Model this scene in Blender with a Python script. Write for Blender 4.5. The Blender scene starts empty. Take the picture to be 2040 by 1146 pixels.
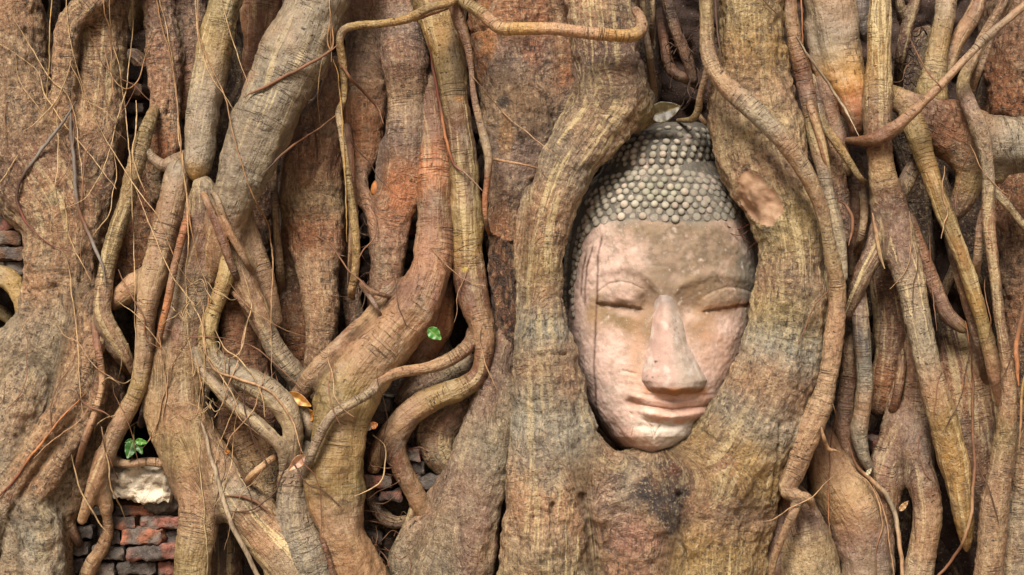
import bpy, math, random
import numpy as np
from mathutils import Vector

# ------------------------------------------------------------------ camera, sky, sun, exposure
S = bpy.context.scene
COL = S.collection
D = 3.2                  # metres from the lens to the reference plane y = 0
ZC = 0.723               # lens height above the ground
cam_d = bpy.data.cameras.new("camera"); cam = bpy.data.objects.new("camera", cam_d); COL.objects.link(cam)
cam.location = (0, -D, ZC); cam.rotation_euler = (math.radians(90), 0, 0)
cam_d.sensor_width = 36; cam_d.lens = 36 * D / 2.04; cam_d.clip_end = 500
S.camera = cam
SUN_EL, SUN_AZ = math.radians(47), math.radians(197)      # azimuth clockwise from +Y
wd = bpy.data.worlds.new("World"); S.world = wd; wd.use_nodes = True
nt = wd.node_tree
sky = nt.nodes.new('ShaderNodeTexSky'); sky.sky_type = 'NISHITA'; sky.sun_disc = False
sky.sun_elevation = SUN_EL; sky.sun_rotation = SUN_AZ; sky.dust_density = 4.0; sky.air_density = 0.7; sky.ozone_density = 0.5
wb = nt.nodes.new('ShaderNodeMix'); wb.data_type = 'RGBA'; wb.blend_type = 'MULTIPLY'; wb.inputs[0].default_value = 1.0; wb.inputs[7].default_value = (1.0, 0.93, 0.82, 1)   # white balance for hazy daylight
nt.links.new(sky.outputs[0], wb.inputs[6]); nt.links.new(wb.outputs[2], nt.nodes['Background'].inputs[0]); nt.nodes['Background'].inputs[1].default_value = 0.062
sun_d = bpy.data.lights.new("sun", 'SUN'); sun_d.energy = 3.7; sun_d.angle = math.radians(24); sun_d.color = (1.0, 0.945, 0.87)
sun = bpy.data.objects.new("sun", sun_d); COL.objects.link(sun)
sdir = Vector((math.sin(SUN_AZ) * math.cos(SUN_EL), math.cos(SUN_AZ) * math.cos(SUN_EL), math.sin(SUN_EL)))
sun.rotation_euler = sdir.to_track_quat('Z', 'Y').to_euler(); sun.location = sdir * 20
S.view_settings.view_transform = 'Standard'; S.view_settings.look = 'None'
S.view_settings.exposure = 1.2; S.view_settings.gamma = 1.0; S.view_settings.use_curve_mapping = False

# ------------------------------------------------------------------ helpers
def lin(c):
    c = np.asarray(c, dtype=float) / 255.0
    return np.where(c <= 0.04045, c / 12.92, ((c + 0.055) / 1.055) ** 2.4)
PAL = {k: 0.48 * lin(v) for k, v in dict(
    tan=(175,138,102), grey=(164,146,120), olive=(164,138,88), pink=(176,130,98), rust=(176,114,70),
    brown=(126,86,60), dark=(80,54,42), pale=(192,170,126), mauve=(146,116,98), umber=(78,54,40),
    slate=(112,102,94), gold=(180,142,80), straw=(190,158,114), orange=(162,122,82), red=(112,58,42), ash=(168,156,134)).items()}

def HS(h): return 50 + (h - 50) * np.where(np.asarray(h) > 50, 1.9, 2.7)      # depth of the relief: front surfaces in mm towards the viewer

def W(px, py, y):
    """point whose place in the picture is (px, py), standing at depth y"""
    s = (D + y) / D
    return np.stack([(px - 1020) / 1000 * s, y + 0 * px, ZC + (573 - py) / 1000 * s], -1)
def unW(P):
    s = (D + P[:, 1]) / D
    return 1020 + P[:, 0] / s * 1000, 573 - (P[:, 2] - ZC) / s * 1000

def _hash(ix, iy, iz):
    n = (ix.astype(np.int64) * 73856093) ^ (iy.astype(np.int64) * 19349663) ^ (iz.astype(np.int64) * 83492791)
    n = (n ^ (n >> 13)) * 1274126177
    return (n ^ (n >> 16)) & 0xffff
_G = np.random.RandomState(3).normal(size=(4096, 3)); _G /= np.linalg.norm(_G, axis=1)[:, None]
def noise(P):
    P = np.asarray(P, dtype=np.float64); i = np.floor(P).astype(np.int64); f = P - i
    u = f * f * f * (f * (f * 6 - 15) + 10); out = np.zeros(len(P))
    for dx in (0, 1):
        for dy in (0, 1):
            for dz in (0, 1):
                g = _G[_hash(i[:, 0] + dx, i[:, 1] + dy, i[:, 2] + dz) & 4095]
                d = f - np.array([dx, dy, dz])
                w = (u[:, 0] if dx else 1 - u[:, 0]) * (u[:, 1] if dy else 1 - u[:, 1]) * (u[:, 2] if dz else 1 - u[:, 2])
                out += w * (g * d).sum(1)
    return out * 1.5
def fbm(P, o=3):
    a, t = 1.0, 0
    for k in range(o):
        t = t + a * noise(P * 2 ** k + 17.3 * k); a *= 0.5
    return t
def smooth(a, b, x):
    t = np.clip((x - a) / (b - a), 0, 1); return t * t * (3 - 2 * t)

def mesh_obj(name, V, F, mat, parent=None, tint=None, bark=None, sm=True):
    me = bpy.data.meshes.new(name)
    V = np.asarray(V, dtype=np.float32)
    if isinstance(F, np.ndarray):
        me.vertices.add(len(V)); me.vertices.foreach_set('co', V.ravel())
        k = F.shape[1]; me.loops.add(F.size); me.loops.foreach_set('vertex_index', F.astype(np.int32).ravel())
        me.polygons.add(len(F)); me.polygons.foreach_set('loop_start', np.arange(len(F), dtype=np.int32) * k)
        me.update(calc_edges=True); me.validate()
    else:
        me.from_pydata([tuple(map(float, v)) for v in V], [], F)
    me.polygons.foreach_set('use_smooth', [sm] * len(me.polygons))
    if tint is not None:
        t = np.asarray(tint, dtype=np.float32)
        if t.shape[1] == 3: t = np.concatenate([t, np.ones((len(t), 1), np.float32)], 1)
        me.attributes.new('tint', 'FLOAT_COLOR', 'POINT').data.foreach_set('color', t.ravel())
    if bark is not None:
        me.attributes.new('bark', 'FLOAT_VECTOR', 'POINT').data.foreach_set('vector', np.asarray(bark, dtype=np.float32).ravel())
    me.materials.append(mat)
    o = bpy.data.objects.new(name, me); COL.objects.link(o)
    if parent is not None: o.parent = parent
    return o
def tag(o, label=None, cat=None, group=None, kind=None):
    for k, v in (('label', label), ('category', cat), ('group', group), ('kind', kind)):
        if v: o[k] = v
    return o
def empty(name, loc=(0, 0, 0)):
    o = bpy.data.objects.new(name, None); COL.objects.link(o); o.location = loc; o.empty_display_size = 0.05
    return o
def normals(V, F):
    n = np.zeros_like(V)
    a, b, c, d = (V[F[:, i]] for i in (0, 1, 2, 3))
    fn = np.cross(c - a, d - b)
    for i in range(4):
        for k in range(3): n[:, k] += np.bincount(F[:, i], fn[:, k], len(V))
    return n / np.maximum(np.linalg.norm(n, axis=1), 1e-12)[:, None]

# ------------------------------------------------------------------ materials
class NB:
    def __init__(s, name):
        s.m = bpy.data.materials.new(name); s.m.use_nodes = True; s.t = s.m.node_tree
        s.b = s.t.nodes['Principled BSDF']
    def n(s, kind, **kw):
        o = s.t.nodes.new('ShaderNode' + kind)
        for k, v in kw.items(): setattr(o, k, v)
        return o
    def set(s, sock, v):
        if hasattr(v, 'is_output'): s.t.links.new(v, sock)
        else: sock.default_value = v
    def attr(s, name): o = s.n('Attribute'); o.attribute_name = name; return o
    def math(s, op, a, b=0.0, clamp=False):
        o = s.n('Math', operation=op, use_clamp=clamp); s.set(o.inputs[0], a); s.set(o.inputs[1], b); return o.outputs[0]
    def vmul(s, v, k):
        o = s.n('VectorMath', operation='MULTIPLY'); s.set(o.inputs[0], v); o.inputs[1].default_value = k; return o.outputs[0]
    def noise(s, v, scale=1.0, detail=2.0, rough=0.55, dist=0.0):
        o = s.n('TexNoise'); s.set(o.inputs['Vector'], v); o.inputs['Scale'].default_value = scale
        o.inputs['Detail'].default_value = detail; o.inputs['Roughness'].default_value = rough; o.inputs['Distortion'].default_value = dist
        return o.outputs['Fac']
    def ramp(s, v, a, b, lo=0.0, hi=1.0):
        o = s.n('MapRange'); o.interpolation_type = 'SMOOTHSTEP'
        s.set(o.inputs[0], v); o.inputs[1].default_value = a; o.inputs[2].default_value = b; o.inputs[3].default_value = lo; o.inputs[4].default_value = hi
        return o.outputs[0]
    def mix(s, f, a, b, mode='MIX'):
        o = s.n('Mix', data_type='RGBA', blend_type=mode); s.set(o.inputs[0], f)
        for sk, v in ((o.inputs[6], a), (o.inputs[7], b)):
            s.set(sk, v if hasattr(v, 'is_output') else (*v, 1.0))
        return o.outputs[2]
    def bump(s, h, strength=1.0, dist=0.003):
        o = s.n('Bump'); o.inputs['Strength'].default_value = strength; o.inputs['Distance'].default_value = dist
        s.set(o.inputs['Height'], h); s.t.links.new(o.outputs[0], s.b.inputs['Normal'])
    def done(s, col, rough=0.75, spec=0.3):
        s.set(s.b.inputs['Base Color'], col if hasattr(col, 'is_output') else (*col, 1)); s.set(s.b.inputs['Roughness'], rough); s.b.inputs['Specular IOR Level'].default_value = spec
        return s.m

def bark_material(name, rotten=False):
    m = NB(name)
    A = m.attr('bark').outputs['Vector']; T = m.attr('tint'); col = T.outputs['Color']; al = T.outputs['Alpha']
    G = m.n('NewGeometry').outputs['Position']
    def prop(n): o = m.attr(n); o.attribute_type = 'OBJECT'; return o.outputs['Fac']
    grit, rings = prop('grit'), prop('rings')
    X = lambda f, k: m.math('MULTIPLY', f, k)
    # broad blotches: warmer and greyer patches of bark
    b1 = m.noise(G, 9, 4, 0.62); b2 = m.noise(m.vmul(G, (1, 1, 0.6)), 23, 4, 0.65, 0.4)
    col = m.mix(m.ramp(b1, 0.50, 0.72, 0, 0.55), col, (0.20, 0.095, 0.04))
    col = m.mix(m.ramp(b2, 0.53, 0.68, 0, 0.40), col, (0.235, 0.185, 0.12))
    # flaky, pitted skin
    f1 = m.math('ADD', X(m.noise(m.vmul(G, (1, 1, 1.25)), 80, 5, 0.72, 0.25), 0.5), X(m.noise(m.vmul(A, (110, 42, 1)), 1, 5, 0.72, 0.4), 0.5)); f2 = m.noise(m.vmul(G, (1, 1, 0.8)), 230, 4, 0.72)
    col = m.mix(X(m.ramp(f1, 0.505, 0.40, 0, 0.92), grit), col, (0.036, 0.022, 0.014))
    col = m.mix(X(m.ramp(f1, 0.52, 0.62, 0, 0.65), grit), col, (0.42, 0.31, 0.185))
    # long pale streaks running with the root, darker grain between
    st = m.noise(m.vmul(A, (70, 5, 1)), 1, 4, 0.6, 0.7)
    sf = m.math('MULTIPLY', m.ramp(st, 0.52, 0.60), al)
    col = m.mix(X(sf, 0.8), col, (0.42, 0.325, 0.165))
    gr = m.noise(m.vmul(A, (150, 13, 1)), 1, 3, 0.65, 0.3)
    col = m.mix(X(m.ramp(gr, 0.47, 0.32, 0, 0.65), al), col, (0.06, 0.038, 0.022))
    # fine rings and wrinkles across the root
    rn = m.noise(m.vmul(A, (30, 210, 1)), 1, 3, 0.6, 0.5)
    rm = m.math('MULTIPLY', rings, m.ramp(m.noise(G, 13, 3, 0.6), 0.44, 0.62, 0.04, 1.0))
    col = m.mix(X(m.ramp(rn, 0.46, 0.33, 0, 0.85), rm), col, (0.04, 0.024, 0.014))
    wr = m.noise(m.vmul(A, (9, 110, 1)), 1, 1.5, 0.5, 0.35)
    wl = m.math('SUBTRACT', 1.0, m.ramp(m.math('ABSOLUTE', m.math('SUBTRACT', wr, 0.5)), 0.0, 0.03))
    wl = m.math('MULTIPLY', wl, m.ramp(m.noise(G, 12, 3, 0.6), 0.49, 0.60))
    col = m.mix(X(wl, 0.45), col, (0.025, 0.015, 0.01))
    col = m.mix(X(m.ramp(f2, 0.45, 0.34, 0, 0.95), m.math('ADD', 0.25, X(grit, 0.75))), col, (0.026, 0.016, 0.01))
    col = m.mix(X(m.ramp(f2, 0.56, 0.67, 0, 0.65), grit), col, (0.42, 0.33, 0.22))
    pit = m.ramp(m.noise(m.vmul(A, (85, 150, 1)), 1, 2, 0.6), 0.37, 0.29)
    col = m.mix(X(X(pit, 0.9), m.ramp(m.noise(G, 10, 2), 0.42, 0.62)), col, (0.022, 0.014, 0.009))
    # bump
    h = m.math('ADD', X(X(f1, 2.4), grit), X(X(f2, 0.8), m.math('ADD', 0.2, grit)))
    h = m.math('ADD', h, X(gr, 0.6)); h = m.math('ADD', h, X(sf, 0.2)); h = m.math('ADD', h, X(X(rn, 1.0), rm))
    h = m.math('SUBTRACT', h, X(wl, 0.6)); h = m.math('ADD', h, X(m.noise(G, 30, 3, 0.6), 1.2))
    h = m.math('SUBTRACT', h, X(pit, 0.35))
    if rotten:
        v = m.noise(m.vmul(A, (60, 28, 1)), 1, 5, 0.75, 0.8)
        col = m.mix(m.ramp(v, 0.42, 0.56, 0.85, 0), col, (0.022, 0.012, 0.009))
        col = m.mix(m.ramp(v, 0.58, 0.68, 0, 0.6), col, (0.30, 0.20, 0.10))
        h = m.math('ADD', h, m.math('MULTIPLY', v, 5))
    m.bump(h, 1.0, 0.005 if not rotten else 0.006)
    return m.done(col, m.math('ADD', 0.38, X(f1, 0.25)), 0.42)

def stone_material():
    m = NB('weathered_sandstone'); col = m.attr('tint').outputs['Color']; G = m.n('NewGeometry').outputs['Position']
    n1 = m.noise(G, 60, 5, 0.65); n2 = m.noise(G, 300, 3, 0.65); n3 = m.noise(G, 22, 3, 0.6)
    col = m.mix(m.ramp(n1, 0.52, 0.38, 0, 0.32), col, (0.16, 0.125, 0.095))
    col = m.mix(m.ramp(n3, 0.55, 0.70, 0, 0.25), col, (0.50, 0.38, 0.32))
    col = m.mix(m.ramp(n2, 0.36, 0.27, 0, 0.45), col, (0.10, 0.07, 0.055))
    col = m.mix(m.ramp(n2, 0.62, 0.74, 0, 0.35), col, (0.70, 0.60, 0.52))
    h = m.math('ADD', m.math('MULTIPLY', n1, 1.3), m.math('MULTIPLY', n2, 0.6))
    m.bump(h, 0.6, 0.0018)
    return m.done(col, 0.8, 0.22)

def tinted(name, sc=90, bd=0.003, rough=0.8, dark=(0.02, 0.015, 0.012), amt=0.6, spec=0.25):
    m = NB(name); col = m.attr('tint').outputs['Color']; G = m.n('NewGeometry').outputs['Position']
    n1 = m.noise(G, sc, 5, 0.7); n2 = m.noise(G, sc * 3.5, 3, 0.65)
    col = m.mix(m.ramp(n1, 0.55, 0.36, 0, amt), col, dark)
    col = m.mix(m.ramp(n2, 0.60, 0.72, 0, 0.4), col, (0.38, 0.33, 0.29))
    m.bump(m.math('ADD', n1, m.math('MULTIPLY', n2, 0.6)), 1.0, bd)
    return m.done(col, rough, spec)

BARK = bark_material('fig_bark'); ROT = bark_material('rotten_bark', True); STONE = stone_material()
BRICK = tinted('old_brick', 70, 0.005); PLASTER = tinted('old_plaster', 45, 0.005, 0.85, (0.10, 0.08, 0.06), 0.5)
BARE = tinted('bare_wood', 120, 0.0012, 0.6, (0.30, 0.15, 0.10), 0.45); LEAF = tinted('leaf', 60, 0.0006, 0.45, (0.02, 0.02, 0.005), 0.25, 0.4)
def twig_material():
    m = NB('rootlet_skin'); col = m.attr('tint').outputs['Color']; G = m.n('NewGeometry').outputs['Position']
    n = m.noise(m.vmul(G, (1, 1, 0.35)), 160, 3, 0.65)
    col = m.mix(m.ramp(n, 0.55, 0.35, 0, 0.6), col, (0.07, 0.042, 0.024))
    m.bump(n, 0.8, 0.001); return m.done(col, 0.7, 0.3)
TWIG = twig_material()

# ------------------------------------------------------------------ swept and blended roots
def parse(txt, sink=False):
    P, h, c = [], 50.0, 'tan'
    for part in txt.split(','):
        t = part.split()
        if len(t) > 3:
            try: h = float(t[3])
            except ValueError: c = t[3]
        if len(t) > 4: c = t[4]
        P.append((float(t[0]), float(t[1]), float(t[2]), h, *PAL[c]))
    P = np.array(P)
    if sink and np.median(P[:, 2]) <= 11 and len(P) > 2:
        for i in (0, -1):
            if -20 < P[i, 1] < 1140 and -20 < P[i, 0] < 2050: P[i, 3] -= 26
    if P[0, 1] <= -20:
        d = P[0] - P[1]; k = (-300 - P[0, 1]) / min(d[1], -30); e = P[0].copy(); e[0] += np.clip(d[0] * k, -150, 150); e[1] = -300; P = np.vstack([e, P])
    if P[-1, 1] >= 1140:
        d = P[-1] - P[-2]; k = (1335 - P[-1, 1]) / max(d[1], 30); e = P[-1].copy(); e[0] += np.clip(d[0] * k, -150, 150); e[1] = 1335; e[2] *= 1.12; P = np.vstack([P, e])
    return P
def spline(P, sub=14):
    Q = np.vstack([2 * P[0] - P[1], P, 2 * P[-1] - P[-2]]); out = []
    for i in range(1, len(Q) - 2):
        t = np.linspace(0, 1, sub, endpoint=False)[:, None]
        a, b, c, d = Q[i - 1], Q[i], Q[i + 1], Q[i + 2]
        out.append(0.5 * (2 * b + (c - a) * t + (2 * a - 5 * b + 4 * c - d) * t ** 2 + (3 * b - a - 3 * c + d) * t ** 3))
    out.append(Q[-2][None]); R = np.vstack(out); R[:, 2] = np.maximum(R[:, 2], P[:, 2].min() * 0.9); R[:, 4:] = np.clip(R[:, 4:], 0.01, 0.9)
    return R
def tube(txt, q, step):
    """world-space centre line: C (n,3), R (n,), colour (n,3), arc length"""
    R = spline(parse(txt, True)); r = R[:, 2] / 1000; y = -(HS(R[:, 3]) / 1000) + r * q
    C = W(R[:, 0], R[:, 1], y); r = r * (D + y) / D
    L = np.concatenate([[0], np.cumsum(np.linalg.norm(np.diff(C, axis=0), axis=1))])
    n = max(4, int(L[-1] / step)); s = np.linspace(0, L[-1], n)
    f = lambda a: np.interp(s, L, a)
    return np.stack([f(C[:, k]) for k in range(3)], 1), f(r), np.stack([f(R[:, 4 + k]) for k in range(3)], 1), s
def frames(C):
    T = np.gradient(C, axis=0); T /= np.maximum(np.linalg.norm(T, axis=1), 1e-9)[:, None]
    A = np.tile(np.array([0, -1.0, 0]), (len(C), 1)); A -= (A * T).sum(1)[:, None] * T
    bad = np.linalg.norm(A, axis=1) < 0.15
    A[bad] += np.array([0.0, 0, -0.5]); A -= (A * T).sum(1)[:, None] * T
    A /= np.linalg.norm(A, axis=1)[:, None]
    return T, A, np.cross(T, A)
def sweep(txt, q=1.0, fine=0.0045, sides=None):
    rm = np.median(parse(txt)[:, 2]) / 1000
    C, R, K, s = tube(txt, q, max(0.003, min(fine, rm * 0.5))); T, A, B = frames(C)
    n = sides or int(np.clip(2 * math.pi * R.max() / fine, 8, 110)); n += n % 2
    th = np.linspace(-math.pi, math.pi, n + 1)          # seam at the back, doubled so the bark coordinates stay clean
    m = len(C); e = np.minimum(np.arange(m), np.arange(m)[::-1]) / max(1, rm / (s[1] + 1e-9))
    cap = np.sqrt(np.clip(1 - (1 - np.clip(e, 0, 1)) ** 2, 0.02, 1))
    Rr = R * cap
    V = C[:, None] + Rr[:, None, None] * (q * np.cos(th)[None, :, None] * A[:, None] + np.sin(th)[None, :, None] * B[:, None])
    bark = np.stack([th[None] * R[:, None], np.broadcast_to(s[:, None], (m, n + 1)), np.zeros((m, n + 1))], -1)
    col = np.broadcast_to(K[:, None], (m, n + 1, 3)); rad = np.broadcast_to(R[:, None], (m, n + 1))
    i = np.arange(m - 1)[:, None] * (n + 1) + np.arange(n)[None]; i = i.ravel()
    F = np.stack([i, i + n + 1, i + n + 2, i + 1], 1)
    return V.reshape(-1, 3), F, bark.reshape(-1, 3), col.reshape(-1, 3), rad.ravel(), n + 1
def seg_eval(P, C, R, q, sl=slice(None)):
    sc = np.array([1, 1 / q, 1], np.float32); best = np.full(len(P), 1e9, np.float32); bi = np.zeros(len(P), np.int32); bt = np.zeros(len(P), np.float32)
    Ps = (P * sc).astype(np.float32); Cs = (C * sc).astype(np.float32)
    for i in range(len(C) - 1):
        a, b = Cs[i], Cs[i + 1]; ab = b - a; t = np.clip((Ps - a) @ ab / max(ab @ ab, 1e-12), 0, 1)
        d = np.linalg.norm(Ps - a - t[:, None] * ab, axis=1) - (R[i] + (R[i + 1] - R[i]) * t)
        w = d < best; best[w] = d[w]; bi[w] = i; bt[w] = t[w]
    return best, bi, bt
def blended(tubes, q=0.85, k=0.03, h=0.0045):
    TB = [tube(t, q, 0.012) for t in tubes]
    lo = np.min([(C - R[:, None]).min(0) for C, R, _, _ in TB], 0) - 4 * h; hi = np.max([(C + R[:, None]).max(0) for C, R, _, _ in TB], 0) + 4 * h
    N = np.ceil((hi - lo) / h).astype(int) + 1; F = np.full(N, 0.5, np.float32); sc = np.array([1, 1 / q, 1], np.float32)
    for C, R, _, _ in TB:
        f = np.full(N, 0.5, np.float32)
        for i in range(len(C) - 1):
            rr = max(R[i], R[i + 1]) + k + 2 * h
            a0 = np.clip(((np.minimum(C[i], C[i + 1]) - rr - lo) / h).astype(int), 0, N - 1); a1 = np.clip(((np.maximum(C[i], C[i + 1]) + rr - lo) / h).astype(int) + 2, 0, N)
            ax = [(lo[j] + h * np.arange(a0[j], a1[j])).astype(np.float32) * sc[j] for j in range(3)]
            a = (C[i] * sc).astype(np.float32); ab = ((C[i + 1] - C[i]) * sc).astype(np.float32); L2 = max(float(ab @ ab), 1e-12)
            x, y, z = ax[0][:, None, None] - a[0], ax[1][None, :, None] - a[1], ax[2][None, None, :] - a[2]
            t = np.clip((x * ab[0] + y * ab[1] + z * ab[2]) / L2, 0, 1)
            d = np.sqrt((x - t * ab[0]) ** 2 + (y - t * ab[1]) ** 2 + (z - t * ab[2]) ** 2) - (np.float32(R[i]) + np.float32(R[i + 1] - R[i]) * t)
            sl = tuple(slice(a0[j], a1[j]) for j in range(3)); f[sl] = np.minimum(f[sl], d)
        g = np.clip(k - np.abs(F - f), 0, None) / k
        F = np.minimum(F, f) - g * g * np.float32(k * 0.25)
    # surface nets
    s = F < 0; nx, ny, nz = N
    c = np.zeros((nx - 1, ny - 1, nz - 1), np.int8)
    for dx in (0, 1):
        for dy in (0, 1):
            for dz in (0, 1): c += s[dx:nx - 1 + dx, dy:ny - 1 + dy, dz:nz - 1 + dz]
    act = np.argwhere((c > 0) & (c < 8)); idx = np.full(c.shape, -1, np.int64); idx[tuple(act.T)] = np.arange(len(act))
    acc = np.zeros((len(act), 3)); cnt = np.zeros(len(act))
    cor = [(x, y, z) for x in (0, 1) for y in (0, 1) for z in (0, 1)]
    for a in cor:
        for b in cor:
            if sum(b) - sum(a) == 1 and sum(abs(p - r) for p, r in zip(a, b)) == 1:
                va = F[tuple((act + a).T)]; vb = F[tuple((act + b).T)]; w = (va < 0) != (vb < 0)
                t = np.where(w, va / np.where(w, va - vb, 1), 0)
                acc += w[:, None] * (np.array(a) + t[:, None] * (np.array(b) - np.array(a))); cnt += w
    V = lo + h * (act + acc / cnt[:, None]); Q = []
    for ax in range(3):
        u, v = (ax + 1) % 3, (ax + 2) % 3
        s0 = np.take(s, np.arange(N[ax] - 1), ax); s1 = np.take(s, np.arange(1, N[ax]), ax)
        e = np.argwhere(s0 != s1); e = e[(e[:, u] > 0) & (e[:, v] > 0) & (e[:, u] < N[u] - 1) & (e[:, v] < N[v] - 1)]
        du, dv = np.zeros(3, int), np.zeros(3, int); du[u] = 1; dv[v] = 1
        quad = np.stack([idx[tuple((e - du - dv).T)], idx[tuple((e - dv).T)], idx[tuple(e.T)], idx[tuple((e - du).T)]], 1)
        flip = ~s0[tuple(e.T)]; quad[flip] = quad[flip][:, ::-1]; Q.append(quad)
    Fq = np.vstack(Q)
    ws, bk, cl, rd = [], [], [], []
    for j, (C, R, K, sL) in enumerate(TB):
        d, bi, bt = seg_eval(V, C, R, q); T, A, B = frames(C)
        cc = C[bi] + bt[:, None] * (C[bi + 1] - C[bi]); p = V - cc; r = R[bi] + bt * (R[bi + 1] - R[bi])
        th = np.arctan2((p * B[bi]).sum(1), (p * A[bi]).sum(1))
        bk.append(np.stack([th * r, sL[bi] + bt * (sL[bi + 1] - sL[bi]), np.full(len(V), 0.0)], 1)); cl.append(K[bi] + bt[:, None] * (K[bi + 1] - K[bi])); rd.append(r)
        ws.append(np.exp(-np.clip(d, -0.02, 1) / (k * 0.22)))
    w = np.array(ws); w /= np.maximum(w.sum(0), 1e-20)
    mixd = lambda L: sum(w[i][:, None] * L[i] if L[i].ndim == 2 else w[i] * L[i] for i in range(len(L)))
    return V, Fq, mixd(bk), mixd(cl), mixd(rd)
HM = np.full((470, 270), -300.0)              # nearest surface built so far, so that rootlets can lie on it
_seed = [0]
def root(name, label, cat, tubes, q=0.9, k=0.028, h=0.0045, streak=0.5, rough=1.0, group=None, cut=None, mat=None, coljit=1.0, grit=None, rings=None, cracks=(), stains=()):
    """one root = one top-level mesh (several tubes grow into each other); cut(px, py, P) marks faces that become a child part"""
    _seed[0] += 1; sd = _seed[0] * 7.31
    if isinstance(tubes, str): tubes = [tubes]
    q = min(1.05, q * 1.18)
    if len(tubes) == 1:
        V, F, bark, col, rad, nr = sweep(tubes[0], q, h)
    else:
        V, F, bark, col, rad = blended(tubes, q, k, h); nr = 0
    Nn = normals(V, F)
    if nr:                                              # weld the doubled seam in the displacement
        M = Nn.reshape(-1, nr, 3); a = M[:, 0] + M[:, -1]; a /= np.maximum(np.linalg.norm(a, axis=1), 1e-9)[:, None]; M[:, 0] = a; M[:, -1] = a; Nn = M.reshape(-1, 3)
    bz = bark.copy(); bz[:, 2] = sd
    rr = np.minimum(rad, 0.06)
    msk = smooth(-0.15, 0.35, noise(V * 8 + sd))
    d = 0.15 * rr * noise(V * 10 + sd) + (0.05 + 0.03 * rough) * rr * noise(V * 26 + sd) + 0.02 * rough * rr * noise(V * 48 + sd)
    ang = bark[:, 0] / np.maximum(rad, 1e-4)
    per = np.stack([np.cos(ang) * rad, np.sin(ang) * rad, bark[:, 1] * 0.13], 1)     # grain along the root, without a seam
    d += 0.08 * rr * noise(per * 34 + sd)
    wv = np.abs(noise(np.stack([np.cos(ang) * rad * 7, np.sin(ang) * rad * 7, bark[:, 1] * 62 + 1.2 * noise(V * 20)], 1) + sd))
    d += 0.045 * np.minimum(rr, 0.045) * (wv - 0.3) * msk * 1.6
    d += 0.0016 * rough * noise(V * 85 + sd) * np.minimum(1, rad / 0.02)
    if cracks:
        qx, qy = unW(V); fr = Nn[:, 1] < 0.2
        for pts, wd_, dp in cracks:
            P = np.array(pts, float); L = np.concatenate([[0], np.cumsum(np.hypot(*np.diff(P, axis=0).T))]); q_ = np.linspace(0, L[-1], int(L[-1] / 3) + 2)
            X, Y = np.interp(q_, L, P[:, 0]) + 3.0 * noise(np.stack([q_ * 0.06, q_ * 0, q_ * 0 + wd_], 1)), np.interp(q_, L, P[:, 1])
            near = (qx > X.min() - 20) & (qx < X.max() + 20) & (qy > Y.min() - 20) & (qy < Y.max() + 20) & fr
            dd = np.hypot(qx[near][:, None] - X, qy[near][:, None] - Y).min(1)
            d[near] -= dp / 1000 * np.exp(-(dd / wd_) ** 2)
    for c_ in (cut or []):
        if hasattr(c_[1], 'lv'): d += 0.0032 * np.exp(-((c_[1].lv(*unW(V), V) - 1.18) / 0.16) ** 2) * (Nn[:, 1] < 0.2)
    V = V + Nn * d[:, None]
    j = 1 + coljit * (0.40 * noise(V * 7 + sd)[:, None] * np.array([1, 1, 1]) + 0.22 * noise(V * 9 + sd + 9)[:, None] * np.array([0.5, -0.15, -0.6]))
    col = np.clip(col * j, 0.01, 0.95)
    if stains:
        qx, qy = unW(V); nz = fbm(V * 26 + sd, 4)
        for cx, cy, rx, ry, cc, am in stains:
            f = am * smooth(1.15, 0.35, np.hypot((qx - cx) / rx, (qy - cy) / ry) + 0.55 * nz) * (Nn[:, 1] < 0.3)
            col = col * (1 - f[:, None]) + 0.52 * lin(cc) * f[:, None]
    tone = np.array([(1, 1, 1), (1.05, 0.99, 0.92), (0.92, 0.95, 0.99), (1.12, 1.10, 1.06), (0.88, 0.84, 0.80), (1.06, 0.96, 0.90)])[0 if cut else _seed[0] % 6]
    col = np.clip(col * tone, 0.01, 0.95)
    al = np.clip(streak * (0.7 + 1.2 * noise(V * 5 + sd + 3)), 0, 1)
    tint = np.concatenate([col, al[:, None]], 1)
    qx, qy = unW(V); ix, iy = np.clip(((qx + 110) / 5).astype(int), 0, 469), np.clip(((qy + 110) / 5).astype(int), 0, 269); np.maximum.at(HM, (ix, iy), -1000 * V[:, 1])
    kids = []
    if cut:
        px, py = unW(V)
        for cname, fn, cmat, crec, ccol, cl in cut:
            mv = fn(px, py, V) & (Nn[:, 1] < 0.3); fm = mv[F].all(1)
            F2 = F[fm]; F = F[~fm]
            use, inv = np.unique(F2, return_inverse=True); F2 = inv.reshape(F2.shape)
            inner = np.ones(len(V), bool); inner[F.ravel()] = False
            V2 = V[use] - Nn[use] * (inner[use] * crec)[:, None]
            if cmat is ROT: V2 = V2 + Nn[use] * (inner[use] * 0.006 * fbm(np.stack([bark[use, 0] * 60, bark[use, 1] * 22, 0 * use], 1)))[:, None]
            c2 = np.tile(ccol, (len(use), 1)) * (1 + 0.3 * noise(V2 * 25)[:, None]) if ccol is not None else col[use]
            kids.append((cname, V2, F2, cmat, np.concatenate([c2, np.full((len(use), 1), 0.3)], 1), bz[use], cl))
        use, inv = np.unique(F, return_inverse=True); V, F, tint, bz = V[use], inv.reshape(F.shape), tint[use], bz[use]
    o = tag(mesh_obj(name, V, F, mat or BARK, None, tint, bz), label, cat, group)
    o['grit'] = float(grit if grit is not None else ([0.22, 0.5, 0.34, 0.62, 0.28, 0.44, 0.18][_seed[0] % 7] if rough == 1.0 else min(0.95, 0.15 + 0.34 * rough))); o['rings'] = float(rings if rings is not None else [0.9, 0.25, 0.55, 0.1, 0.7][_seed[0] % 5] * np.clip(0.95 - streak, 0.12, 0.8))
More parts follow.
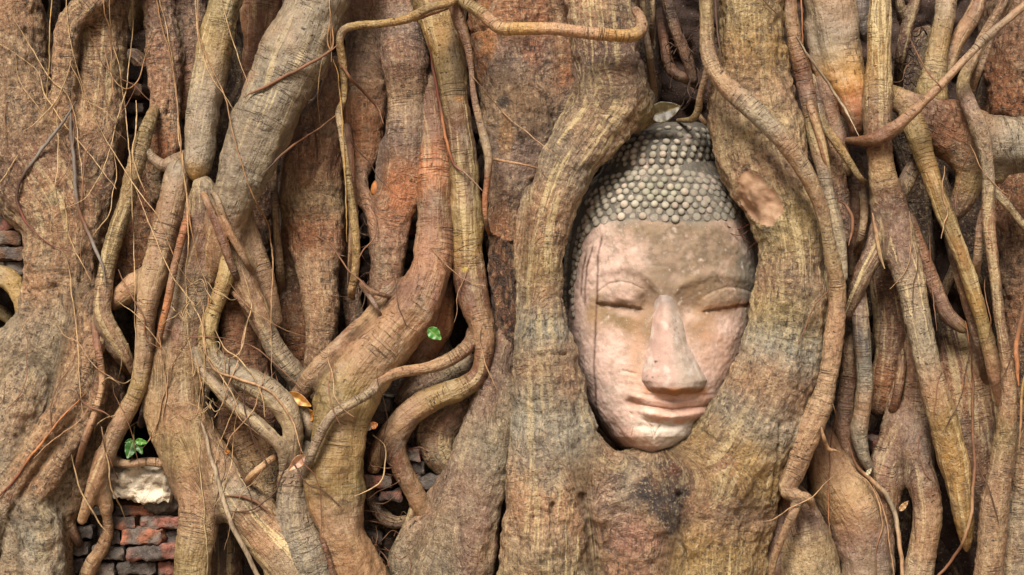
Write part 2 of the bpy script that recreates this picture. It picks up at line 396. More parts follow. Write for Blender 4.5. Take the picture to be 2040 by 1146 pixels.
    for cname, V2, F2, cmat, t2, b2, cl in kids: k_ = tag(mesh_obj(cname, V2, F2, cmat, o, t2, b2), cl); k_['grit'] = 0.8; k_['rings'] = 0.2
    return o
def clinging(txt, k=0.82):
    """the same path, laid on the surfaces behind it"""
    R = spline(parse(txt), 8); L = np.concatenate([[0], np.cumsum(np.hypot(np.diff(R[:, 0]), np.diff(R[:, 1])))]); s = np.linspace(0, L[-1], max(6, int(L[-1] / 7)))
    R = np.stack([np.interp(s, L, R[:, j]) for j in range(7)], 1)
    ix, iy = np.clip(((R[:, 0] + 110) / 5).astype(int), 1, 468), np.clip(((R[:, 1] + 110) / 5).astype(int), 1, 268)
    h = np.max([HM[ix + i, iy + j] for i in (-1, 0, 1) for j in (-1, 0, 1)], 0); n = len(h)
    h = np.maximum(h, h.max() - 150)
    e = np.array([h[max(0, i - 4):i + 5].max() for i in range(n)]); e = np.array([e[max(0, i - 5):i + 6].mean() for i in range(n)])
    R[:, 3] = np.maximum(e, h) + R[:, 2] * 0.8 + 0.6; f = np.clip(np.minimum(np.arange(n), np.arange(n)[::-1]) / (0.18 * n + 1), 0, 1)
    R[:, 2] *= 0.45 + 0.55 * f
    return R
def rootlet(label, txt, name='rootlet', cat='rootlet', group=None):
    R = clinging(txt); R[:, 2] *= np.where(R[:, 2] < 3, 0.56, 0.78); _seed[0] += 1
    R[:, :2] += np.stack([3.0 * noise(np.stack([R[:, 1] / 45, R[:, 0] / 45, 0 * R[:, 0] + _seed[0] + q], 1)) + 1.1 * noise(np.stack([R[:, 1] / 13, R[:, 0] / 13, 0 * R[:, 0] + _seed[0] + q], 1)) for q in (0.5, 40.5)], 1)
    r = R[:, 2] / 1000; y = -R[:, 3] / 1000 + r; C = W(R[:, 0], R[:, 1], y); T, A, B = frames(C); n, m = 8, len(C); th = np.linspace(-math.pi, math.pi, n + 1)
    V = C[:, None] + r[:, None, None] * (np.cos(th)[None, :, None] * A[:, None] + np.sin(th)[None, :, None] * B[:, None])
    i = (np.arange(m - 1)[:, None] * (n + 1) + np.arange(n)[None]).ravel(); F = np.stack([i, i + n + 1, i + n + 2, i + 1], 1); V = V.reshape(-1, 3)
    col = np.repeat(R[:, 4:7], n + 1, 0) * 1.3 * (1 + 0.4 * noise(V * 30 + _seed[0])[:, None])
    return tag(mesh_obj(name, V, F, TWIG, None, np.clip(col, .01, .9)), label, cat, group)

# ------------------------------------------------------------------ ground and the old wall behind the roots
def ground():
    n = 120; g = np.concatenate([-np.geomspace(60, 3, 30), np.linspace(-2.9, 2.9, n), np.geomspace(3, 60, 30)])
    X, Y = np.meshgrid(g, g - 1.0, indexing='ij'); P = np.stack([X.ravel(), Y.ravel(), 0 * X.ravel()], 1)
    P[:, 2] = 0.012 * noise(P * 4) + 0.006 * noise(P * 15)
    k = len(g); i = (np.arange(k - 1)[:, None] * k + np.arange(k - 1)[None]).ravel(); F = np.stack([i, i + k, i + k + 1, i + 1], 1)
    m = NB('packed_earth'); G = m.n('NewGeometry').outputs['Position']; a = m.noise(G, 14, 6, 0.7)
    m.bump(a, 0.8, 0.01); tag(mesh_obj('ground', P, F, m.done(m.mix(a, (0.20, 0.14, 0.095), (0.36, 0.28, 0.20)), 0.95, 0.1)), kind='structure')
ground()

def brick_verts(x0, x1, y0, y1, hf, depth=0.12, seed=0, rnd=0.28, wob=1.0):
    """one worn brick: a rounded, chipped block whose front face stands at height hf"""
    n = (max(6, int((x1 - x0) / 4)), 10, max(5, int((y1 - y0) / 4)))
    V, F, off = [], [], 0
    for ax in range(3):
        for sg in (-1, 1):
            u, v = [i for i in range(3) if i != ax]; a, b = np.linspace(-1, 1, n[u] + 1), np.linspace(-1, 1, n[v] + 1)
            A, B = np.meshgrid(a, b, indexing='ij'); P = np.zeros((A.size, 3)); P[:, ax] = sg; P[:, u] = A.ravel(); P[:, v] = B.ravel()
            i = (np.arange(n[u])[:, None] * (n[v] + 1) + np.arange(n[v])[None]).ravel() + off
            q = np.stack([i, i + n[v] + 1, i + n[v] + 2, i + 1], 1)
            if (sg > 0) != (ax != 1): q = q[:, ::-1]
            F.append(q); V.append(P); off += len(P)
    P = np.vstack(V); F = np.vstack(F)
    hs = np.array([(x1 - x0) / 2000, depth / 2, (y1 - y0) / 2000]); r = rnd * min(hs[0], hs[2])
    Q = P * hs; inn = np.clip(Q, -(hs - r), hs - r); dd = Q - inn; L = np.linalg.norm(dd, axis=1); Q = inn + dd * np.where(L > 0, r / np.maximum(L, 1e-9), 0)[:, None]
    c = W(np.array([(x0 + x1) / 2]), np.array([(y0 + y1) / 2]), -(50 + (hf - 50) * 1.9) / 1000 + depth / 2)[0]
    Nn = Q - np.clip(Q, -(hs - r * 1.2), hs - r * 1.2); Nn /= np.maximum(np.linalg.norm(Nn, axis=1), 1e-9)[:, None]
    rg = np.random.RandomState(int(seed * 10) % 99991 + 1); t = rg.uniform(-0.06, 0.06); Q[:, [0, 2]] = Q[:, [0, 2]] @ np.array([[math.cos(t), math.sin(t)], [-math.sin(t), math.cos(t)]])
    Q = Q + c; Q += Nn * (wob * (0.0035 * noise(Q * 40 + seed) + 0.0022 * noise(Q * 110 + seed)))[:, None]
    return Q, F
BR = [  # x0 x1 y0 y1 front colour-of-face stain-of-face
 (243,322,996,1019,6,'orange'),(324,372,996,1019,2,'slate'),(222,286,1019,1045,12,'orange'),(294,370,1019,1045,14,'red'),
 (214,256,1046,1075,8,'slate'),(256,339,1043,1076,18,'orange'),(341,372,1046,1074,6,'slate'),(202,264,1076,1106,10,'slate'),(267,372,1073,1106,16,'red'),
 (188,246,1107,1138,6,'slate'),(249,327,1108,1136,8,'slate'),(329,380,1107,1136,4,'red'),(140,188,985,1006,-8,'red'),(138,190,1007,1035,-6,'slate'),
 (138,202,1038,1064,0,'slate'),(138,196,1067,1097,-4,'dark'),(130,184,1101,1132,-4,'dark'),(180,262,1139,1172,4,'slate'),(265,350,1139,1172,6,'slate'),(196,236,1000,1018,0,'slate'),
 (-40,32,366,412,-10,'red'),(-40,14,428,458,-30,'dark'),(6,64,431,460,0,'red'),(15,64,462,492,4,'pink'),(7,66,494,521,6,'pink'),(30,70,522,549,-4,'slate'),(-50,4,464,500,-30,'dark'),
 (252,300,172,203,-25,'pink'),(250,302,209,233,-32,'slate'),(252,300,238,262,-40,'dark'),(246,300,140,168,-45,'dark'),
 (796,834,478,500,-20,'slate'),(790,832,502,530,-24,'dark'),(794,834,440,474,-26,'red'),(792,836,534,566,-28,'dark'),
 (728,776,806,842,10,'mauve'),(756,782,790,816,16,'ash'),(792,842,886,914,14,'red'),(800,850,914,938,8,'slate'),(815,895,940,966,10,'slate'),(822,895,968,995,4,'dark'),
 (728,788,938,964,16,'red'),(760,806,970,990,14,'red'),(716,768,1050,1078,-4,'dark'),(718,764,1080,1106,-6,'slate'),
 (1722,1765,868,900,-20,'red'),(1718,1768,902,930,-22,'dark')]
wall = tag(empty('brick_wall', (0, 0.2, 0)), 'old blackened brick wall with orange and red bricks showing between the roots', 'brick wall')
Vs, Fs, Ts, off = [], [], [], 0
for i, (x0, x1, y0, y1, hf, c) in enumerate(BR):
    Q, F = brick_verts(x0, x1, y0, y1, hf + (44 if y0 > 780 else 24), 0.14, i * 3.7, 0.42, 1.7)
    base = PAL[c]; st = smooth(-0.25, 0.35, noise(Q * 34 + i * 5.1) + (0.02 if c in ('orange', 'red', 'pink', 'ash') else -0.1))
    other = lin((120, 108, 98)) if i % 2 else lin((96, 86, 80))
    if c == 'orange': base = lin((174, 112, 84))
    if c == 'red': base = lin((152, 98, 82))
    Ts.append(other[None] * (1 - st[:, None]) + base[None] * st[:, None]); Vs.append(Q); Fs.append(F + off); off += len(Q)
tag(mesh_obj('brickwork', np.vstack(Vs), np.vstack(Fs), BRICK, wall, np.vstack(Ts) * 0.62))
wall.location = (0, 0, 0)
Vm, Fm, off = [], [], 0
for k_, (x0, x1, y0, y1, hf) in enumerate([(125, 385, 990, 1180, 24), (-60, 72, 360, 556, 2), (240, 306, 136, 268, -30), (786, 840, 436, 572, -22), (716, 900, 800, 1110, 24), (1716, 1772, 862, 936, -6)]):
    Q, F = brick_verts(x0, x1, y0, y1, hf, 0.1, 40 + k_, 0.1, 1.5); Vm.append(Q); Fm.append(F + off); off += len(Q)
tag(mesh_obj('mortar', np.vstack(Vm), np.vstack(Fm), BRICK, wall, np.tile(0.5 * lin((98, 80, 66)), (off, 1))))
# the rubble core of the wall, rough and dark, deep behind the roots
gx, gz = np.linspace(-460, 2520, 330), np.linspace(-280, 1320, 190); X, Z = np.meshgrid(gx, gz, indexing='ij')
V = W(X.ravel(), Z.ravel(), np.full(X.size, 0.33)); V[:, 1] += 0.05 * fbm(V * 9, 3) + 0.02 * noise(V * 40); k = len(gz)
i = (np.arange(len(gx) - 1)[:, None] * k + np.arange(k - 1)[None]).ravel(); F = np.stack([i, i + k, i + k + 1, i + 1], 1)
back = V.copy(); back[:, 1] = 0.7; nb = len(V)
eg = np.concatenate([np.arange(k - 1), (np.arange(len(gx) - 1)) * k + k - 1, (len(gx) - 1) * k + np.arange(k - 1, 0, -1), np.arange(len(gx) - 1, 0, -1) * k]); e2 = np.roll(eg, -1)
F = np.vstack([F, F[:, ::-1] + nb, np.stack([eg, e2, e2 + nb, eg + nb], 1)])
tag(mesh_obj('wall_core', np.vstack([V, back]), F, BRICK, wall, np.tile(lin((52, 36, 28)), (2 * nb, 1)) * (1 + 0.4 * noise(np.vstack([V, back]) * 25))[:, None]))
Q, F = brick_verts(197, 350, 926, 1000, 70, 0.12, 4.4, 0.4, 2.6)
px, py = unW(Q); cut_ = smooth(0, 40, (py - 968) + 0.42 * (260 - px)) ; Q[:, 2] += 0.020 * cut_ * smooth(330, 210, px); Q += (0.006 * noise(Q * 24) + 0.006 * np.abs(noise(Q * 55)) + 0.003 * noise(Q * 130))[:, None] * np.array([0.4, 1, 1])
st = smooth(-0.2, 0.25, noise(Q * 22 + 3) + 0.25 * smooth(340, 250, px) + 0.22)
tag(mesh_obj('plaster_lump', Q, F, PLASTER, wall, lin((128, 116, 98))[None] * (1 - st[:, None]) + 0.85 * lin((196, 182, 160))[None] * st[:, None]), 'lump of cracked white plaster above the bricks')
Q, F = brick_verts(296, 372, 956, 1014, 58, 0.12, 9.1, 0.6, 2.2)
tag(mesh_obj('rubble_stone', Q, F, BRICK, wall, 0.6 * np.tile(lin((108, 98, 90)), (len(Q), 1)) * (1 + 0.4 * noise(Q * 60))[:, None]), 'dark grey rubble lump under the plaster')

# ------------------------------------------------------------------ the roots, left to right
R_ = root; CT = 'tree root'
def inell(cx, cy, a, b, ang, amp=0.25, f=45):
    def lv(px, py, P):
        t = math.radians(ang); u = (px - cx) * math.cos(t) + (py - cy) * math.sin(t); v = -(px - cx) * math.sin(t) + (py - cy) * math.cos(t)
        return (u / a) ** 2 + (v / b) ** 2 - amp * noise(P * f)
    g = lambda px, py, P: lv(px, py, P) < 1
    g.lv = lv; return g
R_('tree_trunk', 'broad brown grey trunk filling the left edge and spreading into buttresses at its foot', 'tree trunk', [
  "-190 -60 90 40 tan, -180 300 92 40 brown, -200 700 112 40 tan, -230 1190 150 40",
  "-30 -60 95 62 tan, -5 60 98, 20 170 82, 45 260 84 66, 90 340 118 70 brown, 132 420 100 78 tan, 128 500 78 80, 122 580 74 80, 112 650 86 82 grey, 92 730 112 80, 60 830 145 80 olive, 20 950 160 75, -10 1180 170 70",
  "235 -60 30 66 tan, 180 8 28 70, 143 40 27 72, 129 110 27 72, 128 180 26 66, 122 260 30 60, 120 330 34 60",
  "205 -60 48 44 tan, 203 60 46 48, 200 160 47 52, 190 250 56 56, 165 340 76 62 brown, 150 430 70 68",
  "160 600 40 72, 165 680 48 78 tan, 165 760 58 84, 140 850 62 86 grey, 112 940 56 86, 92 1020 48 84, 80 1100 46 82, 78 1180 48 82",
  "212 700 26 62 brown, 222 770 30 62, 205 840 32 66 tan, 175 915 30 70, 148 985 24 68, 120 1060 26 64, 118 1180 30 60",
  "190 690 22 92 tan, 150 780 24 100, 96 860 26 104, 46 940 28 106, 0 1010 30 104 grey, -40 1080 32 100", "205 760 18 92 brown, 180 830 20 98 tan, 132 900 22 100, 90 960 24 100, 50 1030 26 98 grey, 30 1110 28 96, 20 1190 30 94", "60 760 50 96 grey, 25 850 48 104, -10 960 50 104, -40 1060 55 100",
  "60 1010 26 108 grey, 82 1050 42 108 ash, 84 1100 42 106, 84 1180 44 104"], q=0.84, k=0.016, h=0.0042, streak=0.55, rough=2.2, cracks=[([(52, 560), (48, 620), (44, 660), (34, 700), (20, 740)], 4, 12), ([(205, 815), (150, 850), (100, 900), (60, 960), (20, 1020)], 5, 9), ([(235, 830), (170, 880), (130, 930)], 4, 8), ([(55, 545), (110, 540), (190, 575)], 3, 5), ([(50, 585), (110, 570), (170, 590)], 3, 5), ([(110, 90), (130, 96), (155, 98)], 3, 4)], stains=[(110, 395, 22, 22, (134, 130, 96), .7), (180, 400, 40, 40, (150, 100, 64), .5), (20, 990, 14, 20, (130, 70, 50), .6), (90, 1060, 22, 70, (186, 172, 130), .5)])
R_('looped_root', 'short yellowish root curling out round a hollow at the left edge, beneath the protruding bricks', CT, [
  "-60 560 30 40 gold, -10 548 24 44 olive, 25 565 22 46 gold, 42 605 15 46, 42 645 14 46, 20 668 20 44, -30 690 24 40 gold", "-50 610 16 10 olive, 0 622 14 14, 22 640 10 12"], streak=0.2)
R_('root', 'thin olive root sunk in the dark cleft at the top left, behind the hanging threads', CT, "272 -40 22 -28 olive, 272 20 19 -28, 266 70 9 -34 brown", streak=.3)
R_('root', 'arched brown root deep in the hollow above the small pink brick', CT, "240 150 14 -70 umber, 262 112 14 -60, 285 128 15 -55 brown, 302 156 14 -50, 312 190 12 -50")
R_('root', 'rugged pinkish brown root with a deep black crack, hanging left of the green grey cane', CT, [
  "318 -60 36 32 pink, 322 40 36 34 mauve, 326 120 34 34 pink, 330 190 32 36, 330 250 30 40 tan, 332 300 27 44 rust, 332 322 14 40",
  "372 -60 36 18 mauve, 375 60 36 18, 374 150 28 16 pink, 360 220 20 14", "330 180 22 30 mauve, 320 260 20 32, 312 330 20 28 tan, 316 390 22 22"], q=0.8, rough=2.2, k=0.016, streak=0.3, cracks=[([(338, 200), (334, 222), (322, 232), (314, 250), (309, 275), (309, 300)], 3, 12)])
R_('root', 'rough reddish brown root between the slanting olive cane and the pale grey root', CT, [
  "290 290 30 8 pink, 284 350 46 12 brown, 276 430 48 14 rust, 258 510 42 12, 240 580 30 8 brown", "318 430 34 0 umber, 300 520 30 0, 270 600 24 0"], rough=2.4, q=0.6, streak=0.1)
R_('root', 'bulging brown root below the twisted fork, left of the green seedling', CT, "232 690 20 40 brown, 202 735 32 46, 198 790 36 48 mauve, 214 840 26 44, 228 880 16 36")
R_('root', 'thin dark root tucked beside the left buttress above the blackened bricks', CT, "196 870 15 40 umber, 172 935 13 42, 160 990 11 40, 158 1030 8 34", streak=.1)
R_('root', 'stubby little root reaching out of the left buttress over dark bricks', CT, "124 1012 13 62 brown, 140 1045 11 58, 152 1075 10 54, 172 1096 8 48", streak=.1)
R_('slanting_cane', 'olive root slanting down across rough bark and ending in a twisted fork', CT, [
  "318 196 7 -10 tan, 300 236 12 60 olive, 276 310 16 76, 252 400 17 80, 233 460 17 84, 214 530 17 88 olive, 206 580 18 92 tan, 206 625 17 94, 232 675 15 90, 252 710 12 84, 266 740 9 74",
  "200 600 11 84 tan, 197 640 11 84, 214 680 11 82 brown, 236 712 10 78, 262 748 8 68"], k=0.012, h=0.0035, streak=0.7)
R_('looping_root', 'small grey root looping under the cracked pink root to the grey cane', CT, "280 268 5 60 grey, 290 292 7 66, 304 314 10 70, 326 330 13 72, 350 322 17 74, 372 310 12 70", streak=0.1)
R_('cane', 'straight green grey cane with a pale ridged top, slanting to a rounded sawn end', CT, "466 -60 33 82 olive, 446 20 33 86, 430 90 34 90, 412 180 34 94 grey, 400 260 33 96, 394 320 31 98 grey, 391 352 24 96 gold, 390 366 12 90", streak=0.95)
R_('root', 'dark wrinkled brown root in the gap between the two grey slanting roots at the top', CT, "526 -60 42 22 brown, 520 40 40 22, 514 130 33 20, 506 210 24 14 umber, 500 270 18 8")
R_('root', 'knotty brown root with whorled bark hidden right of the big grey slanting root', CT, "520 330 30 0 brown, 517 400 30 2, 515 460 28 2, 522 540 22 -4 umber, 530 620 20 -10", rough=2, streak=.1)
R_('root', 'narrow upright brown root standing in the dark slot left of the swollen pink column', CT, "545 330 8 32 brown, 547 400 8 34 tan, 552 470 8 34, 558 540 9 32, 563 600 7 28", h=.003)
R_('slanting_root', 'thick smooth grey root slanting from the top into a long tail at lower right', CT, [
  "656 -70 60 96 grey, 634 -5 60 100, 604 70 62 104, 572 140 64 108, 540 215 64 110, 508 290 58 112, 478 360 48 110, 455 430 36 106, 436 490 26 96 tan, 424 550 18 80",
  "420 410 20 86 tan, 452 480 26 94, 478 545 26 96, 508 610 24 96, 536 672 22 94 grey, 562 716 22 90, 592 752 22 84, 600 790 18 70",
  "470 380 20 78 tan, 500 470 20 76, 530 560 20 72, 548 640 16 66"], q=0.8, k=0.03, streak=0.45)
R_('root', 'pink rough column swelling between the ridged green root and the long grey tail', CT, "462 520 26 30 mauve, 474 600 38 38 pink, 484 690 48 46, 490 770 54 52, 492 850 56 56, 512 910 48 60 straw, 524 965 40 58, 528 1015 33 50 gold, 528 1060 22 30", rough=1.8, q=0.75, streak=0.2)
R_('forked_root', 'grey brown root rising beside the brick patch and splitting over it into thin prongs', CT, [
  "356 345 26 84 grey, 345 400 27 92 tan, 328 460 26 98, 312 530 25 100, 298 590 22 100, 290 650 19 98, 286 715 19 96, 274 775 19 96 olive, 244 835 19 98 tan, 216 895 19 98, 194 950 15 96, 176 1000 12 92, 164 1036 9 84",
  "308 545 22 86 tan, 272 570 24 84, 244 590 20 80, 226 604 15 76 brown", "206 910 13 88, 199 960 10 86, 208 1010 9 80, 216 1050 11 70, 204 1090 14 66, 180 1130 16 62, 160 1190 16 58",
  "212 905 10 88, 248 924 9 84, 290 920 9 82, 330 924 9 78, 350 934 7 66", "206 960 8 84 tan, 216 1010 8 78"], k=0.02, h=0.004, streak=0.5)
R_('root', 'broad pale central root left of the pink column, spreading right along the bottom', CT, [
  "404 372 22 94 grey, 408 430 46 90 mauve, 395 500 54 88, 380 580 58 86 grey, 366 660 58 86 mauve, 358 740 52 88 straw, 362 820 46 92 tan, 380 890 44 96 olive, 394 960 42 98 tan, 394 1040 38 98, 384 1110 38 98 olive, 378 1190 42 98",
  "322 720 22 82 straw, 312 790 28 88, 314 845 22 88, 330 900 15 84 straw, 346 946 11 78 tan, 356 990 7 66",
  "400 860 26 92 tan, 430 930 40 98, 474 995 44 102 grey, 528 1055 52 104 tan, 578 1105 60 104 grey, 610 1190 66 100",
  "448 990 26 84 brown, 440 950 24 90 tan"], q=0.78, k=0.035, streak=0.8)
R_('root', 'brown root stump in the arch at the bottom, left of the spreading central root', CT, "456 1000 20 36 brown, 452 1060 33 44 umber, 450 1120 34 46, 450 1190 35 46")
R_('ridged_root', 'greenish ridged root crossing the pink column and fanning out into two prongs', CT, [
  "450 448 12 40 tan, 456 520 18 102 olive, 440 580 18 106, 420 635 18 108, 413 680 19 110, 430 722 21 112 grey, 478 750 24 112, 530 776 25 112, 568 815 23 110, 585 868 20 104, 584 918 14 94",
  "390 700 10 88 grey, 402 738 12 104, 430 770 13 108, 464 806 14 110, 506 838 14 112, 545 874 14 110, 564 902 13 104, 566 940 10 90", "440 768 9 104 grey, 462 776 9 106, 484 764 9 104",
  "556 905 8 104 tan, 528 925 8 106, 500 950 8 104, 486 975 6 96"], k=0.008, h=0.0035, streak=0.9)
R_('root', 'swollen pink brown column with scarred bark standing free above the root junction', CT, [
  "668 130 18 20 pink, 662 190 28 26, 640 260 52 34, 626 330 64 40, 622 400 66 42 straw, 626 470 58 44 rust, 634 540 44 46 tan, 640 610 34 50, 640 670 32 52 tan, 632 730 31 50, 624 780 28 40",
  "584 470 24 20 rust, 582 560 26 20 brown, 586 650 28 20 rust, 596 740 24 16", "688 430 20 14 brown, 690 520 20 14 mauve, 702 600 20 16 brown, 716 680 22 14"], q=0.72, k=0.03, streak=0.15, rough=1.6)
R_('root', 'pale curled root end hooking round a dead yellow leaf', CT, "552 806 11 72 grey, 586 800 12 84, 608 824 11 86, 618 858 10 84, 614 890 8 76", h=.003)
R_('root', 'reddish lumpy column with hollow holes, wound by the yellow vine at the top', CT, [
  "748 -60 70 24 pink, 748 20 70 24, 736 100 52 26 mauve, 728 180 46 30 pink, 726 250 40 32 rust, 726 305 30 32, 716 350 18 36 pink, 720 385 18 44, 742 415 21 54, 764 450 26 60",
  "800 -60 50 38 pink, 802 60 50 40 mauve, 806 140 46 50 brown, 812 210 46 56 tan, 812 280 44 60 mauve, 806 350 38 62 rust, 790 410 38 64, 774 470 36 66 pink, 770 540 34 66, 762 600 34 66 brown",
  "770 290 12 44 mauve, 758 340 12 48, 766 390 13 54, 776 420 14 58"], q=0.75, k=0.022, streak=0.2, rough=1.4)
R_('root', 'smooth brown root curving down into the thick olive foot at the middle left', CT, [
  "846 140 20 30 mauve, 856 200 27 46 brown, 864 270 31 58, 866 340 34 68 rust, 866 410 36 74 brown, 864 480 37 80 pink, 858 540 40 88, 832 605 48 98 brown, 786 665 53 106 tan, 738 720 57 112, 698 780 62 116 olive, 680 840 56 118, 672 900 56 120 olive, 670 960 62 120, 672 1015 54 118 tan, 684 1065 43 114, 702 1110 48 110 tan, 722 1190 62 104",
  "786 590 34 80 brown, 740 640 26 88 tan, 696 675 22 94 brown, 656 712 20 98 tan, 622 750 20 96, 598 785 18 84", "880 560 24 50 umber, 866 640 36 52 rust, 830 700 40 56 brown"], q=0.8, k=0.018, streak=0.25)
R_('root', 'short forked grey root rising at the bottom beside the olive foot, holding a brown leaf', CT, [
  "612 890 13 84 grey, 594 940 22 94 tan, 584 990 30 100 grey, 590 1050 40 104, 612 1105 44 106, 640 1190 50 104", "570 900 8 78 tan, 572 950 12 90"], q=0.85, streak=0.2)
R_('root', 'dark pinkish root low in the hollow at the bottom, under the tangle of fine threads', CT, ["770 985 20 10 mauve, 764 1050 34 16, 776 1110 44 22 grey, 790 1190 48 22", "735 905 20 20 umber, 742 960 16 20, 760 1010 16 14"], q=.8)
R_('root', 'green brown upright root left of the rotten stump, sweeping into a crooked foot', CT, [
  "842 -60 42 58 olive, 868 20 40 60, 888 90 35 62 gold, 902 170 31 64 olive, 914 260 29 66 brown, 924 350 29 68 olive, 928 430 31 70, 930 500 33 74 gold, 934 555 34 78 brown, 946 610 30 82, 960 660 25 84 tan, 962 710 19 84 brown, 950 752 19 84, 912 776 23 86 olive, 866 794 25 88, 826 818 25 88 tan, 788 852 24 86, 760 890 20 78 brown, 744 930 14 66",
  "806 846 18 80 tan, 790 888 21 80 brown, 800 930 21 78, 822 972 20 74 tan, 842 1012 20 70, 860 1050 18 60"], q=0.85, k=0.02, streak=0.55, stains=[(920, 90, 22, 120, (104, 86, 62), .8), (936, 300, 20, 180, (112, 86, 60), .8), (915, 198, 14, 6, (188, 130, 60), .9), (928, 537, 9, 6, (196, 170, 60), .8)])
R_('root', 'thin brown root leaving the crooked foot and climbing over the olive foot as a vine', CT, ["952 650 18 80 brown, 934 688 15 84, 896 716 13 88 tan, 848 734 11 94, 796 742 11 100, 758 758 11 108, 738 782 10 122 grey, 704 802 9 132, 662 828 9 134, 636 870 9 132, 616 918 9 128, 602 964 8 118"], h=.003, streak=.3)
R_('root', 'blunt greyish root end with a rotten hollow, under the thin brown root', CT, "946 712 20 54 mauve, 908 734 27 58 grey, 866 756 31 60 mauve, 826 780 31 58, 790 804 20 48", q=.85, rough=1.5)
R_('bulb_root', 'mauve bulb shaped root hanging beneath the crooked olive foot', CT, "940 800 26 48 brown, 904 822 36 56 mauve, 876 852 42 60, 874 892 38 58 grey, 890 930 26 50, 904 960 16 38", q=.8)
R_('root', 'small dark root between the long mauve root and the main trunk at the bottom', CT, "984 1040 12 50 umber, 984 1100 18 52, 982 1190 22 50")
rot = lambda px, py, P: (py > 468 + 22 * noise(P * 18)) & (py < 675 + 16 * noise(P * 30)) & (px < 1038)
R_('tree_trunk', 'pinkish brown trunk left of the main trunk, its lower end rotten and broken off', 'tree trunk', [
  "1022 -60 96 58 tan, 1024 40 92 60 rust, 1030 130 86 62 mauve, 1038 210 82 64 tan, 1040 290 72 62 mauve, 1024 350 54 60, 1007 410 36 60 brown, 1002 480 29 62 rust, 1004 550 29 62 brown, 1008 620 28 64, 1012 672 24 62 umber, 1010 694 12 58", "1116 -60 44 46 rust, 1118 60 44 48 tan, 1122 150 36 48 rust, 1118 230 28 48 mauve, 1110 300 18 46"],
  q=0.7, cut=[('rotten_wood', rot, ROT, 0.004, lin((112, 72, 48)), 'crumbling dark rotten wood at the lower end')], streak=0.15, rough=2.0, h=0.0038, stains=[(1003, 205, 15, 16, (58, 46, 42), .95), (960, 70, 28, 90, (190, 122, 58), .8), (1060, 110, 22, 40, (176, 108, 70), .6), (1010, 270, 20, 40, (180, 128, 66), .6), (1140, 60, 20, 100, (160, 96, 62), .7)], cracks=[([(1058, 170), (1090, 200), (1108, 240), (1112, 280)], 5, 10), ([(940, 65), (965, 60), (978, 52)], 3, 8)])
R_('root', 'long mauve root slanting down from the rotten end beside the main trunk', CT, [
  "1004 670 22 62 mauve, 988 730 33 74, 972 800 40 82, 954 880 46 88 grey, 938 960 52 92 mauve, 914 1050 62 94 grey, 884 1190 74 94",
  "1016 770 16 74 grey, 996 840 30 86, 976 930 38 94, 952 1030 44 98 mauve, 922 1190 52 98", "915 960 34 70 grey, 866 1022 40 72 mauve, 832 1062 34 70 grey, 812 1110 34 68, 800 1190 38 66"], q=0.85, k=0.022, streak=0.2, rough=1.6)

